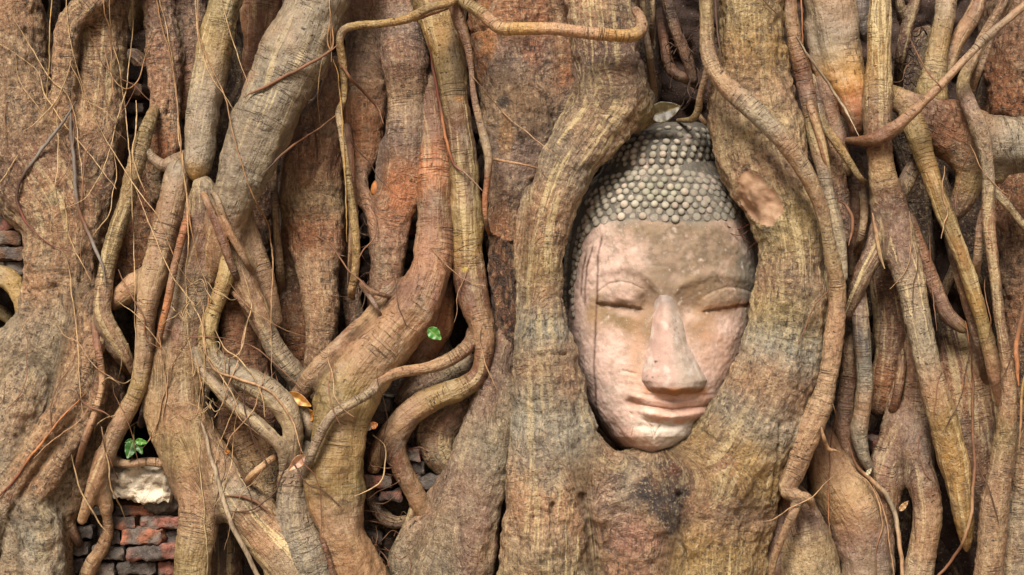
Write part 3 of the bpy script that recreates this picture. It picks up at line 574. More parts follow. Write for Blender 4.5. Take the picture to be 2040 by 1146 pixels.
scar = inell(1513, 397, 62, 36, 56, 0.42, 30)
R_('tree_trunk', 'massive tan main trunk whose two arms wrap round the carved stone head', 'tree trunk', [
  "1190 -60 82 106 brown, 1198 20 76 108 tan, 1206 90 66 110 brown, 1214 150 66 112 mauve, 1208 210 74 114 tan, 1168 275 64 116, 1132 330 56 116 grey, 1106 395 49 114 tan, 1090 460 44 112, 1083 530 42 112 olive, 1082 600 43 114 tan, 1085 660 50 118 ash, 1090 730 62 122 tan, 1094 800 76 126 grey, 1098 870 88 130 ash, 1096 950 90 132 tan, 1090 1040 86 132, 1088 1190 98 128 pale",
  "1215 170 60 112 tan, 1250 210 48 96 olive, 1272 232 32 80 tan",
  "1060 390 14 96 grey, 1040 450 13 100 tan, 1042 520 16 102, 1050 600 18 104 grey, 1056 690 24 104",
  "1496 -60 64 112 gold, 1498 40 66 114 olive, 1500 120 70 116 gold, 1500 200 86 118 tan, 1512 280 92 122 straw, 1532 350 86 126 tan, 1560 420 72 128 olive, 1578 490 66 130, 1580 560 70 132 tan, 1572 630 76 134 olive, 1558 700 82 136 ash, 1538 770 90 138 tan, 1506 840 100 138 grey, 1462 920 112 136 gold, 1420 990 130 130 tan, 1404 1080 128 128 gold, 1400 1190 132 126 tan",
  "1120 880 60 120 grey, 1180 942 62 124 tan, 1250 982 70 124 ash, 1340 984 76 126 brown, 1440 950 84 130 tan",
  "1280 1000 104 128 tan, 1272 1090 96 122 pink, 1262 1190 92 116 pink", "1196 985 60 120 tan, 1200 1060 52 112, 1212 1190 52 100"], q=0.78, k=0.03, h=0.0037, streak=0.75, rough=2.0,
  cracks=[([(1354, 985), (1357, 1030), (1354, 1070), (1361, 1100), (1366, 1150)], 4.6, 17), ([(1104, 1006), (1098, 1030), (1101, 1060), (1096, 1090)], 4.4, 15), ([(1555, 850), (1552, 900), (1548, 960), (1537, 1000)], 3, 9), ([(1160, 990), (1172, 1030), (1182, 1070), (1192, 1150)], 6, 16), ([(1398, 858), (1412, 868), (1428, 880)], 3, 6), ([(1068, 690), (1056, 694), (1055, 706), (1064, 712), (1090, 708), (1128, 706)], 2.6, 5), ([(1060, 800), (1075, 797), (1090, 800)], 3, 5)],
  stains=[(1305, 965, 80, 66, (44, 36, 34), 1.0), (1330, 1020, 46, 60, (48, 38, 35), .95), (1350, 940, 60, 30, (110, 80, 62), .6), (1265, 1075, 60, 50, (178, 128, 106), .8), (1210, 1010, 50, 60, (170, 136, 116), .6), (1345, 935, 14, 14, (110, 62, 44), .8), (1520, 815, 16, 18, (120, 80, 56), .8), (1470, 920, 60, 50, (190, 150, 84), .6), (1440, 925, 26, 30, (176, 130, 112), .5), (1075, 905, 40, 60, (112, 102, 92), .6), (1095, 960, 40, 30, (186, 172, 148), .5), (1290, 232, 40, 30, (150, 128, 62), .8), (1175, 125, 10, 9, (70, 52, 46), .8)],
  cut=[('bark_scar', scar, BARE, 0.002, 0.52 * lin((176, 142, 110)), 'smooth pink bare wood where the bark has come off')])
R_('vine', 'long smooth tan vine snaking over the right arm of the main trunk', 'vine', [
  "1406 -60 14 142 olive, 1407 30 14 144, 1409 95 15 146 tan, 1422 140 17 150, 1452 176 19 154, 1492 211 20 160 grey, 1534 252 20 166, 1572 294 19 168 tan, 1606 345 17 164 straw, 1632 405 15 158 tan, 1648 465 14 150 straw, 1660 525 15 140, 1668 570 18 134, 1666 625 19 132 tan, 1658 695 20 132, 1646 765 20 132, 1630 815 23 132, 1604 878 24 130 tan, 1582 938 21 126, 1566 976 18 124, 1590 988 12 124, 1612 994 9 120, 1618 1010 6 108",
  "1588 985 12 122 tan, 1584 1012 10 124, 1566 1052 9 120, 1550 1092 8 114, 1538 1132 7 106, 1534 1190 8 96"], k=0.012, h=0.0035, streak=0.35)
R_('root', 'long grey root climbing beside the right arm of the main trunk, behind the snaking vine', CT, [
  "1572 -60 13 92 brown, 1574 20 14 94 tan, 1584 85 15 94, 1598 140 18 94 brown, 1611 200 17 94 mauve, 1622 260 16 96 olive, 1636 320 15 100 grey, 1650 385 14 104, 1663 440 14 106, 1674 495 13 106 ash, 1678 550 12 104",
  "1606 130 9 86 brown, 1618 210 9 84 mauve, 1640 290 10 82, 1652 340 9 78 brown"], k=.01, h=.0035, streak=.3)
R_('root', 'slender olive root curving down to a pointed tip right of the main trunk', CT, "1618 150 8 84 brown, 1630 205 9 88 mauve, 1644 250 9 90 olive, 1672 292 10 92 gold, 1694 325 8 90 olive, 1715 356 6 84, 1738 370 4 70 brown", h=.003)
R_('root', 'mauve flat root behind the pointed olive one', CT, "1636 140 18 66 brown, 1654 220 20 72 mauve, 1672 290 18 68, 1690 350 14 56 umber")
R_('root', 'pinkish rough root showing behind the snaking vine at mid height on the right', CT, "1640 240 16 60 pink, 1660 330 20 66 pink, 1676 410 18 62 mauve, 1684 490 14 54", rough=2)
R_('root', 'thick upper right root turning from grey to orange and narrowing to a blunt end', CT, ["1638 -60 52 72 olive, 1650 20 52 76 grey, 1664 90 50 80, 1684 155 42 84 gold, 1702 205 32 84 rust, 1708 245 20 78 brown, 1704 275 10 66", "1614 60 16 60 brown, 1636 140 16 62, 1668 210 16 62 rust"], q=.8, k=.02, streak=.2)
R_('root', 'bluish grey root peeping out beside the upright olive post at the top', CT, "1714 -60 22 44 slate, 1716 20 22 46, 1720 60 14 44, 1722 85 6 38", streak=0)
ringm = None
R_('root', 'upright olive root bending into a long grey shaft that ends in a yellow point', CT, [
  "1756 -60 22 104 olive, 1754 40 23 106, 1752 130 25 108 gold, 1750 210 28 108 tan, 1752 280 26 106 brown, 1756 335 24 102 straw, 1766 390 29 98 brown, 1784 445 32 98 mauve, 1798 505 32 102, 1816 565 28 106 grey, 1830 640 27 110, 1845 705 28 112 grey, 1862 775 28 112 tan, 1880 840 30 110 gold, 1896 900 31 106, 1908 960 27 100 gold, 1918 1020 22 92, 1924 1070 15 80, 1926 1096 6 70",
  "1766 420 24 90 brown, 1746 490 22 90 mauve, 1722 540 20 88 brown, 1706 580 16 84, 1690 625 12 74", "1764 395 20 84 brown, 1792 380 17 76 mauve, 1814 345 16 68, 1832 310 15 56 umber",
  "1742 160 18 90 olive, 1736 230 16 88 gold, 1738 290 14 86"], q=0.85, k=0.022, streak=0.8)
R_('root', 'thin upright grey root below the crossing band, ending beside a small dry leaf', CT, "1706 555 13 70 brown, 1714 610 17 78 mauve, 1717 680 17 80 slate, 1722 750 16 80 grey, 1718 810 18 80 tan, 1711 862 18 80 grey, 1720 908 14 76, 1736 942 9 66", streak=.5)
R_('root', 'curved brown root behind the long grey shaft', CT, "1760 500 20 34 umber, 1766 570 31 42 brown, 1772 640 33 44, 1772 700 28 42, 1762 765 28 40 rust, 1750 830 22 30 umber", rough=1.3)
R_('root', 'dark narrow root hanging between the curved brown root and the grey shaft', CT, "1800 660 9 52 umber, 1794 740 9 54 brown, 1784 800 10 56, 1770 840 10 52 rust", h=.003)
R_('root', 'dark brown root in the shade right of the vine, low on the right', CT, "1698 660 14 50 umber, 1692 740 17 54 brown, 1682 810 17 56 mauve, 1680 860 17 58, 1692 905 13 58, 1716 942 9 54", streak=.2)
R_('root', 'dark upright root in the shade above the crossing band', CT, ["1700 320 18 28 umber, 1704 400 20 32 brown, 1700 470 18 32, 1694 540 15 28 umber", "1732 380 14 24 umber, 1728 450 14 26, 1712 530 13 22"], k=.012, streak=.1)
R_('diagonal_cane', 'yellow green cane with orange ring scars slanting to the lower right', CT, "1806 205 25 84 tan, 1822 250 25 92 olive, 1842 315 20 96, 1868 390 18 98 gold, 1892 450 17 98 olive, 1912 500 16 96 gold, 1930 550 15 92 olive, 1946 605 15 88 gold, 1962 660 15 84 olive, 1976 715 14 80 tan, 1988 775 14 76 brown, 1998 850 14 66", streak=1.0)
R_('fused_root', 'wide orange brown root running sideways to the right edge, with a stub turning down', CT, [
  "1772 192 24 82 gold, 1808 208 28 86 tan, 1850 238 46 90 brown, 1900 262 58 92 rust, 1950 282 58 92 tan, 2010 288 56 90 grey, 2090 284 56 86 straw, 2200 300 52 50 tan", "1936 300 34 84 tan, 1932 360 28 80 gold, 1916 404 23 74 brown, 1892 438 17 64 umber", "1990 320 26 78 gold, 1988 350 16 70"], q=.75, k=.03, streak=.15)
R_('root', 'pale root coming down from the top into the sideways orange brown root', CT, ["1890 -60 21 66 tan, 1884 20 21 70 grey, 1872 80 20 72 olive, 1862 135 23 76 pale, 1854 178 30 78 olive, 1856 220 30 76", "1958 -40 16 48 brown, 1944 20 16 52, 1914 70 15 56 tan, 1896 110 14 56, 1884 150 13 56"], k=.015, streak=.7)
R_('forked_root', 'long root of two joined canes running down the right side to a broad foot', CT, [
  "2012 -40 10 70 brown, 1996 10 10 76, 1960 72 11 84 tan, 1936 122 11 92, 1918 168 13 100 olive, 1928 205 16 112 mauve, 1948 248 17 120 grey, 1964 305 14 120, 1970 370 12 116, 1969 435 12 114 tan, 1976 500 11 114, 1984 565 11 112, 1992 640 11 110 tan, 2004 715 12 108, 2010 780 15 106, 2004 860 21 106 olive, 1994 935 26 106 tan, 1980 1025 28 104, 1966 1190 29 100",
  "2020 -30 7 60 brown, 2008 10 7 66, 1974 80 7 76, 1952 135 8 84 tan, 1934 178 10 96", "1970 372 9 114 grey, 1998 398 8 112, 2022 428 8 108, 2060 475 8 100"], k=0.012, h=0.0038, streak=.55)
R_('straight_root', 'thin straight brown root crossing diagonally down from the top right corner', CT, "2110 -45 8 130 tan, 2040 12 8 132, 1960 80 8 134 grey, 1876 168 9 134 tan, 1812 230 11 130, 1768 264 15 124 brown, 1735 279 13 114 brown, 1684 281 6 92", h=.003, streak=.1)
R_('tree_trunk', 'reddish wrinkled trunk standing back at the right edge', 'tree trunk', ["2040 -60 84 10 straw, 2036 60 82 14 pink, 2026 150 66 14 rust, 2024 230 60 6", "2050 330 70 -4 brown, 2040 430 64 0 rust, 2042 520 60 2 pink, 2050 620 54 0 rust, 2056 720 48 0 brown, 2056 850 44 0", "2160 -60 80 8 brown, 2166 300 84 4 rust, 2180 700 92 4 brown, 2186 1190 110 8", "2330 -60 90 0 tan, 2330 500 90 0, 2350 1190 120 4"], q=.7, k=.03, rough=2.4, streak=0.05)
R_('root', 'rough grey root at the lower right corner', CT, "2046 850 22 70 brown, 2036 940 30 78 tan, 2028 1020 40 84 grey, 2020 1100 52 86, 2014 1190 58 86", rough=1.8)
R_('root', 'brown bulging root between the yellow point and the broad foot on the right', CT, ["1896 630 26 28 umber, 1910 700 44 36 brown, 1926 780 50 40 rust, 1938 860 48 42 brown, 1944 940 38 38, 1950 1010 28 30 umber, 1952 1080 22 20"], q=.7, rough=1.3)
R_('root', 'brown root splitting into two legs to the left of the yellow point', CT, [
  "1818 640 34 38 umber, 1816 720 42 46 brown, 1810 800 44 54, 1808 860 46 62 mauve, 1826 915 34 68, 1840 970 30 72 brown, 1848 1030 28 74 tan, 1838 1095 29 74, 1818 1190 32 72 grey",
  "1790 870 34 60 brown, 1768 930 36 62 mauve, 1756 990 36 60 brown, 1752 1050 32 52"], q=.8, k=.025, streak=.3)
R_('root', 'bulging tan root with a wrinkled fold below the thin grey roots on the right', CT, ["1634 860 26 58 umber, 1650 920 40 72 tan, 1680 975 50 80 straw, 1708 1020 52 82 tan, 1724 1080 52 82 mauve, 1730 1190 56 80 grey", "1640 930 30 62 brown, 1650 1010 34 60 umber, 1670 1080 34 58"], q=.75, k=.025, streak=.2)
R_('root', 'smooth pale root sloping out to the right under the looped end of the vine', CT, ["1574 960 24 92 tan, 1596 1030 42 98 mauve, 1608 1090 54 102 pale, 1622 1190 72 104 grey"], q=.8, streak=.3)
R_('root', 'brown root showing under the loop of the vine beside the main trunk', CT, "1572 985 20 80 brown, 1560 1030 26 84 mauve, 1545 1090 24 84, 1538 1190 24 82", streak=.1)
R_('root', 'brown root leaning out of the dark gap above the stone head', CT, "1322 -60 13 -2 brown, 1334 20 13 0 umber, 1350 70 12 4 brown, 1370 120 12 4, 1384 170 10 2 umber", streak=.1)
R_('root', 'thin pair of fused brown roots hanging left in the gap above the stone head', CT, ["1276 -60 8 30 brown, 1282 40 8 34, 1294 110 8 36 tan, 1302 190 8 34", "1300 -60 6 22 brown, 1300 40 6 24, 1296 90 6 30"], k=.008, h=.003)
R_('root', 'dark bent root low in the gap above the stone head', CT, "1316 20 10 -10 umber, 1324 90 11 -6 brown, 1338 140 11 -2, 1368 158 10 0, 1392 172 8 -2", h=.003)
R_('root', 'grey root hooked over the crown of the stone head', CT, ["1420 60 6 112 brown, 1408 140 7 104 tan, 1396 185 7 96, 1390 222 8 84 olive, 1378 238 7 72, 1350 240 4 56", "1392 230 6 80 tan, 1404 244 5 72, 1416 256 4 60"], k=.008, h=.0026)
R_('horizontal_vine', 'yellow brown vine looped sideways across the top of the trunk left of the main one', 'vine', ["1262 15 8 120 brown, 1276 36 10 128 tan, 1278 58 12 136, 1258 71 13 142 gold, 1220 70 13 146, 1170 66 13 148 tan, 1100 58 12 146, 1040 58 12 140 gold, 1000 57 13 132 straw, 978 42 13 124 tan, 955 22 12 116 olive, 930 8 11 110, 905 -10 10 100"], h=.003, streak=.3)
R_('horizontal_vine', 'yellow vine bending at a corner and running down between the reddish and swollen columns', 'vine', ["920 -12 8 116 gold, 896 6 8 116, 858 15 9 114 olive, 812 37 9 108 gold, 760 47 8 100, 710 51 8 94, 684 60 8 88 tan, 677 85 8 84 gold, 682 120 9 78, 686 160 7 74, 684 200 6 72, 676 225 7 70 straw, 682 270 7 78, 690 330 7 84 gold, 699 390 7 86, 706 440 8 88, 710 500 8 88 gold, 706 550 8 84, 700 582 8 78, 704 596 4 70"], h=.003, streak=.3)
R_('root', 'hooked brown root dropping from the top and thinning out along the upright green brown root', CT, ["908 -60 15 96 brown, 908 5 15 100, 916 45 13 100, 930 85 9 98, 938 130 6 96 mauve, 944 190 7 94, 958 250 8 92 grey, 972 305 9 92, 972 350 7 90 brown, 966 400 6 88 rust, 968 440 5 84, 976 470 4 76", "974 316 4 90 tan, 1010 322 3 92, 1050 330 3 96, 1082 340 3 104"], k=.006, h=.0028, streak=.1)
R_('root', 'thin pinkish twig lying beneath the yellow vine at the top', CT, "900 12 5 104 pink, 860 26 5 100 rust, 822 40 5 96", h=.003)

# smaller roots woven between the big ones
R_('root', 'rusty narrow root running along the left rim of the pale central root', CT, "388 400 8 96 rust, 366 460 8 100, 348 530 8 102 pink, 334 600 8 102 rust, 320 660 7 98, 312 720 5 90", h=.003)
R_('root', 'two thin fused strands crossing the fork below the rounded cane end', CT, ["396 360 4 60 tan, 408 392 7 104, 422 424 8 112 brown, 440 470 9 114, 458 520 9 112, 472 556 7 98, 482 580 4 50", "404 366 4 60 grey, 430 392 6 108, 448 440 7 114 tan, 476 496 8 110, 498 534 6 96, 510 556 4 50"], k=.008, h=.003)
R_('root', 'thin grey brown root lying on the upper half of the pink column', CT, "444 562 5 104 grey, 474 594 5 100 brown, 504 634 5 96, 520 672 5 88, 524 712 4 80", h=.003)
R_('root', 'thin brown root tied across the lower reddish column above the sloping branch', CT, ["706 552 6 84 brown, 732 576 5 92, 762 588 5 98, 800 596 4 92", "712 560 5 86 mauve, 736 590 5 94, 752 616 4 100, 764 640 4 104"], k=.006, h=.0028)
R_('root', 'short brown root dropping from the thin climbing vine beside the hollow', CT, "748 758 8 96 brown, 738 790 8 90, 728 826 7 80 umber, 726 856 6 70", h=.003)
R_('root', 'twisted brown root crouching in the bottom hollow below the red bricks', CT, ["734 968 13 40 brown, 752 1014 15 46 mauve, 782 1040 14 48, 816 1036 10 50", "826 1010 9 66 tan, 812 1056 12 60 grey, 796 1096 12 54"], k=.012, h=.0035, rough=1.4)
R_('root', 'narrow grey brown root next to the dark upright pair above the crossing band', CT, "1716 372 7 50 brown, 1722 420 8 54 tan, 1716 470 7 54, 1702 512 6 50", h=.003)
R_('root', 'narrow brown root pressed between the long climbing root and the pointed olive one', CT, "1604 160 7 96 brown, 1616 215 8 100 tan, 1634 275 8 102, 1648 335 7 100 brown, 1656 390 6 94", h=.003)
R_('root', 'dark root sloping through the gap between the grey shaft and the ringed cane', CT, "1806 420 10 56 umber, 1832 490 13 60 brown, 1862 570 15 62 mauve, 1888 626 15 62, 1928 660 11 58 umber", h=.0035)
R_('root', 'dark brown root running just behind the ringed cane', CT, "1888 460 10 66 umber, 1908 540 11 68 brown, 1932 620 11 66, 1956 700 10 62, 1966 780 9 56", h=.0035)
R_('root', 'small brown root joining the ringed cane from the long joined canes', CT, "1962 410 8 100 brown, 1952 460 9 98, 1948 510 9 96 tan, 1940 560 9 94", h=.003)
R_('root', 'dark forked root at the top between the olive post and the pale root', CT, ["1838 -40 10 30 brown, 1818 20 12 34, 1804 66 13 36, 1794 120 11 32 umber, 1788 180 9 26", "1790 -40 8 30 umber, 1794 20 9 32 brown, 1804 60 9 34"], k=.012, h=.0035)
R_('root', 'thin brown root lying in the crease between the left buttress and the forked root', CT, "186 640 6 98 brown, 196 700 7 100, 204 760 7 100 tan, 190 820 7 104, 168 880 7 106 brown, 150 940 6 104", h=.003)
R_('root', 'dark root in the slot between the forked root and the pale central root', CT, "312 560 9 74 umber, 320 640 10 76 brown, 316 710 10 74, 300 780 9 70 umber, 280 850 8 62", h=.003)
R_('root', 'slim brown root falling along the right flank of the swollen pink column', CT, "690 250 8 56 mauve, 698 330 9 62 brown, 704 420 9 66, 702 500 8 66, 698 570 7 62", h=.003)
R_('root', 'thin dark root at the bottom edge between the short forked root and the olive foot', CT, "634 1040 4 96 brown, 644 1080 6 112, 656 1116 6 114, 672 1180 6 110", h=.003)

# ------------------------------------------------------------------ the carved stone head
PXO = np.array([(322,1206,1428),(345,1196,1444),(370,1168,1470),(400,1152,1490),(450,1136,1508),(500,1126,1520),(550,1122,1526),(600,1122,1524),(650,1127,1514),(700,1137,1500),(750,1149,1480),(800,1167,1454),(840,1187,1428),(870,1209,1402),(890,1232,1372),(902,1256,1338),(908,1284,1308)], float)
FRN = np.array([(322,14),(345,26),(370,40),(400,52),(450,64),(500,70),(560,72),(620,70),(700,76),(780,82),(830,84),(870,78),(890,64),(902,42),(908,14)], float)
def outline(py): return np.interp(py, PXO[:, 0], PXO[:, 1]), np.interp(py, PXO[:, 0], PXO[:, 2])
g2 = lambda px, py, cx, cy, sx, sy, a=0.0: np.exp(-(((px - cx) * math.cos(a) + (py - cy) * math.sin(a)) / sx) ** 2 - ((-(px - cx) * math.sin(a) + (py - cy) * math.cos(a)) / sy) ** 2)
YM = lambda px: np.interp(px, [1245, 1262, 1290, 1318, 1338, 1360, 1390, 1425, 1445], [801, 803, 809, 813, 817, 814, 811, 808, 806])
UL = lambda px: np.interp(px, [1180, 1195, 1212, 1235, 1258, 1280, 1292], [592, 580, 567, 562, 566, 577, 588])       # upper lid crease, left
UR = lambda px: np.interp(px, [1385, 1405, 1425, 1448, 1470, 1490, 1510], [600, 590, 580, 573, 574, 580, 588])
EL = lambda px: np.interp(px, [1180, 1196, 1215, 1238, 1260, 1282], [603, 605, 607, 608, 611, 616])
ER = lambda px: np.interp(px, [1385, 1400, 1425, 1450, 1480, 1510], [623, 620, 615, 612, 607, 602])
BL = lambda px: np.interp(px, [1165, 1185, 1215, 1245, 1275, 1305, 1320], [566, 548, 535, 531, 540, 566, 590])
BRW = lambda px: np.interp(px, [1335, 1360, 1395, 1430, 1465, 1500], [590, 566, 551, 546, 550, 562])
def win(x, a, b, s=10): return smooth(a - s, a + s, x) * (1 - smooth(b - s, b + s, x))
def features(px, py):
    """carving of the face, in millimetres towards the viewer"""
    f = 0
    f = f - 14 * g2(px, py, 1288, 604, 26, 26) - 12 * g2(px, py, 1378, 612, 24, 24)                     # sockets beside the bridge
    f = f + 5.5 * np.exp(-((py - BL(px)) / 12) ** 2) * win(px, 1175, 1310, 14) + 5.5 * np.exp(-((py - BRW(px)) / 12) ** 2) * win(px, 1345, 1500, 14)
    f = f - 6 * g2(px, py, 1235, 622, 60, 24) - 6 * g2(px, py, 1448, 632, 50, 24)
    for U, E, a, b in ((UL, EL, 1190, 1280), (UR, ER, 1400, 1502)):
        w = win(px, a, b, 7); mid = 0.5 * (U(px) + E(px)); hh = np.maximum(0.5 * (E(px) - U(px)), 3)
        ee = 1.0 if a < 1300 else 0.6; w = w * ee
        f = f + 5.5 * w * np.sqrt(np.clip(1 - ((py - mid) / (hh * 1.08)) ** 2, 0, 1)) - 3.5 * w * np.exp(-((py - U(px)) / 2.4) ** 2)
        f = f - 3 * w * np.exp(-(np.clip(py - E(px) - 4, 0, None) / 9) ** 2) * smooth(-2, 3, py - E(px)) - 3 * w * np.exp(-((py - E(px) - 2) / 2.6) ** 2)
        f = f - 2.5 * w * smooth(0.0, 0.5, noise(np.stack([px / 11.0, py / 8.0, 0 * px + a], -1).reshape(-1, 3)).reshape(np.shape(px))) * np.exp(-((py - E(px) - 5) / 7) ** 2)
    f = f - 6 * g2(px, py, 1237, 607, 14, 6) - 4 * g2(px, py, 1205, 606, 9, 5)                             # worn holes in the left eye
    ridge = np.interp(py, [540, 600, 770, 800], [1316, 1322, 1345, 1345])
    amp = np.interp(py, [530, 570, 620, 760, 782, 796], [0, 9, 13, 18, 14, 0]); sg = np.interp(py, [540, 600, 760], [18, 22, 58])
    f = f + amp * np.exp(-((px - ridge) / sg) ** 2)
    f = f + 6 * g2(px, py, 1338, 815, 100, 60) + 8 * g2(px, py, 1296, 868, 56, 26) + 9 * g2(px, py, 1205, 715, 52, 90) + 6 * g2(px, py, 1455, 700, 32, 70)
    d = py - YM(px)
    wu = win(px, 1258, 1434, 14); f = f + wu * (6 * np.exp(-((d + 13) / 8) ** 2) + 1.0 * np.exp(-((d + 27) / 3) ** 2)) - win(px, 1266, 1420, 12) * 5 * np.exp(-(d / 2.3) ** 2)
    wl = win(px, 1276, 1424, 18); f = f + wl * 12 * np.exp(-((d - 14) / 10) ** 2) - win(px, 1285, 1410, 14) * 6.5 * np.exp(-((d - 29) / 4) ** 2)
    f = f - 5 * g2(px, py, 1254, 800, 10, 8) - 8 * g2(px, py, 1266, 806, 16, 9, 0.5) - 3.5 * np.exp(-((px - 1342) / 8) ** 2) * win(py, 778, 800, 4)
    f = f - 3 * np.exp(-((py - 741 - 0.2 * (px - 1250)) / 3.5) ** 2) * win(px, 1240, 1268, 6) - 6 * g2(px, py, 1320, 850, 60, 7)
    # break in the chin, chips
    crk = np.interp(py, [815, 830, 850, 868, 885], [1250, 1258, 1262, 1258, 1262]); f = f - 4 * win(py, 822, 886, 5) * smooth(-1.5, 1.5, px - crk) * np.exp(-np.clip(px - crk, 0, None) / 26)
    f = f - 3.5 * np.exp(-((px - np.interp(py, [838, 850, 862, 872], [1288, 1298, 1301, 1303])) / 2.4) ** 2) * win(py, 838, 874, 4) - 3 * np.exp(-((px - np.interp(py, [845, 855, 870], [1317, 1311, 1304])) / 2.4) ** 2) * win(py, 846, 870, 3)
    return f
def head_h(px, py, feat=True):
    xl, xr = outline(py); c, w = (xl + xr) / 2, (xr - xl) / 2; fr = np.interp(py, FRN[:, 0], FRN[:, 1]); u = np.clip((px - c - 10 * (1 - ((px - c) / w) ** 2)) / w, -1, 1)
    b = fr - (fr + 136) * (1 - (1 - np.abs(u) ** 2.7) ** (1 / 2.4))
    return 72 + b + (features(px, py) * smooth(1.0, 0.8, np.abs(u)) if feat else 0)
head = tag(empty('stone_head', (0.3, 0, 0.35)), 'large carved sandstone head with beaded hair, calm face and topknot, held in the trunk', 'stone head')
head.location = (0, 0, 0)

def pyl(py): return np.interp(py, [340,400,440,470,500,540,600,700], [2000,1250,1196,1172,1158,1147,1139,1130])   # face begins right of this on the left side
HAIRL = lambda px: np.interp(px, [1124, 1137, 1147, 1158, 1174, 1196, 1222, 1260, 1300, 1340, 1390, 1440, 1475, 1500, 1512, 1524], [660, 600, 540, 490, 462, 446, 438, 436, 440, 444, 440, 436, 436, 446, 500, 560])
def stone_colour(px, py, P):
    c = np.tile(lin((212, 180, 164)), (len(px), 1)); n = fbm(P * 20, 4); n2 = fbm(P * 55 + 7, 3)
    def blend(f, col):
        nonlocal c
        f = np.clip(f, 0, 1)[:, None]; c = c * (1 - f) + lin(col) * f
    blend(0.55 * smooth(-0.2, 0.5, n), (220, 194, 180))
    # grey dirt washed over the forehead and the right temple
    dirt = np.clip(1.15 * g2(px, py, 1400, 505, 150, 84) + 0.75 * g2(px, py, 1300, 452, 110, 26) + 0.7 * g2(px, py, 1440, 590, 70, 60) + 0.35 * n, 0, 1)
    blend(0.95 * dirt, (138, 118, 94)); blend(0.65 * dirt * smooth(-0.15, 0.4, n2), (104, 88, 70)); blend(0.4 * smooth(0.0, 0.5, fbm(P * 38 + 3, 4)), (170, 140, 120)); blend(0.35 * smooth(0.1, 0.5, fbm(P * 70 + 13, 3)) * smooth(640, 560, py + 40 * n), (96, 82, 68))
    blend(0.8 * smooth(455, 425, py - 12 * n) * smooth(1, 0, (1210 - px) / 40), (134, 128, 116))
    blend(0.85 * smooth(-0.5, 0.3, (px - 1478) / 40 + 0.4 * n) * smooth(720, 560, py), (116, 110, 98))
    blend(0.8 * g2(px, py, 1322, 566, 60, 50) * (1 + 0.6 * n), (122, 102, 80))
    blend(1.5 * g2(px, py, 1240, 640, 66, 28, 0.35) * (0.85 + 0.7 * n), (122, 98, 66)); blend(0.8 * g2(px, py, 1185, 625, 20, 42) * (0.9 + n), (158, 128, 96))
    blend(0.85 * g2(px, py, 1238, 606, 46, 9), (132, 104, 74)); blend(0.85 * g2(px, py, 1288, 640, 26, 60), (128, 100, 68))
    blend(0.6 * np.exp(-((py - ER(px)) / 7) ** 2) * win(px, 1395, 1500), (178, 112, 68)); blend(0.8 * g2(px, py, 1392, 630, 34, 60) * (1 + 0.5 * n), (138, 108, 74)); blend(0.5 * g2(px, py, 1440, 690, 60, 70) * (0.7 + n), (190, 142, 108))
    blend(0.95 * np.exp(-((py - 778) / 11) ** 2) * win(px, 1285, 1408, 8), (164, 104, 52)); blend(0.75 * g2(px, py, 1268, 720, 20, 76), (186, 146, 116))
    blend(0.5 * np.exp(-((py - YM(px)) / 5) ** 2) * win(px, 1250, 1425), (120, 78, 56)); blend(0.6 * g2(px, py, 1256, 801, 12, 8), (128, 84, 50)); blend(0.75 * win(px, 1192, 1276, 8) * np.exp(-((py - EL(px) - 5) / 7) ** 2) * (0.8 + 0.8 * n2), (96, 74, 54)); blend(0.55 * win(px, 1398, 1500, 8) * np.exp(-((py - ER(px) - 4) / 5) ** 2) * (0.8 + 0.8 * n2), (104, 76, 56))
    blend(0.45 * win(py, 788, 846, 6) * win(px, 1262, 1420, 14), (216, 162, 136)); blend(0.75 * np.exp(-((py - YM(px) - 28) / 5) ** 2) * win(px, 1310, 1405, 12), (190, 118, 78))  # pinker lips, then the shadow line under the lower lip painted in
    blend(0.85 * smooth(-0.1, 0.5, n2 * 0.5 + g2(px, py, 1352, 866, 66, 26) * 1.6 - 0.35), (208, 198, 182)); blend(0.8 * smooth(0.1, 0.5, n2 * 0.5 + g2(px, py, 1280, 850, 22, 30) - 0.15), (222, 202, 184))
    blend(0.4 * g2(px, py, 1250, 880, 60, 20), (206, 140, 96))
    # drip lines down the left cheek
    for xs, ys in (([1200, 1191, 1190, 1187, 1183, 1187, 1196, 1208], [470, 510, 580, 650, 720, 800, 850, 886]), ([1182, 1170, 1166, 1165], [490, 530, 570, 606]), ([1168, 1160, 1158], [505, 545, 585])):
        lx = np.interp(py, ys, xs); blend(0.95 * np.exp(-((px - lx) / 2.3) ** 2) * win(py, ys[0], ys[-1], 8) * (0.85 + 0.3 * n2), (78, 46, 36))
    # hair ground
    hair = smooth(4, -4, py - HAIRL(px)); blend(hair, (98, 92, 82)); blend(0.6 * hair * smooth(-0.1, 0.5, n), (82, 78, 70))
    return c
# face and skull: one closed body
rows = np.concatenate([np.linspace(322, 880, 372), np.linspace(881.5, 908, 24)])
uu = np.sin(np.linspace(-math.pi / 2, math.pi / 2, 300)); th = np.linspace(0, math.pi, 22)[1:-1]
V = []
for py in rows:
    xl, xr = outline(py); c, w = (xl + xr) / 2, (xr - xl) / 2; px = c + w * uu
    e = np.full(len(px), py); h = head_h(px, e); V.append(W(px, e, -h / 1000))
    pb = c + w * np.cos(th); V.append(W(pb, np.full(len(pb), py), 0.11 + 0.07 * np.sin(th) * min(1, w / 120)))
V = np.vstack(V); n = len(uu) + len(th); m = len(rows)
i = (np.arange(m - 1)[:, None] * n + np.arange(n)[None]); j = (np.arange(m - 1)[:, None] * n + (np.arange(n)[None] + 1) % n)
F = np.stack([i.ravel(), i.ravel() + n, j.ravel() + n, j.ravel()], 1)
px, py = unW(V); Nn = normals(V, F)
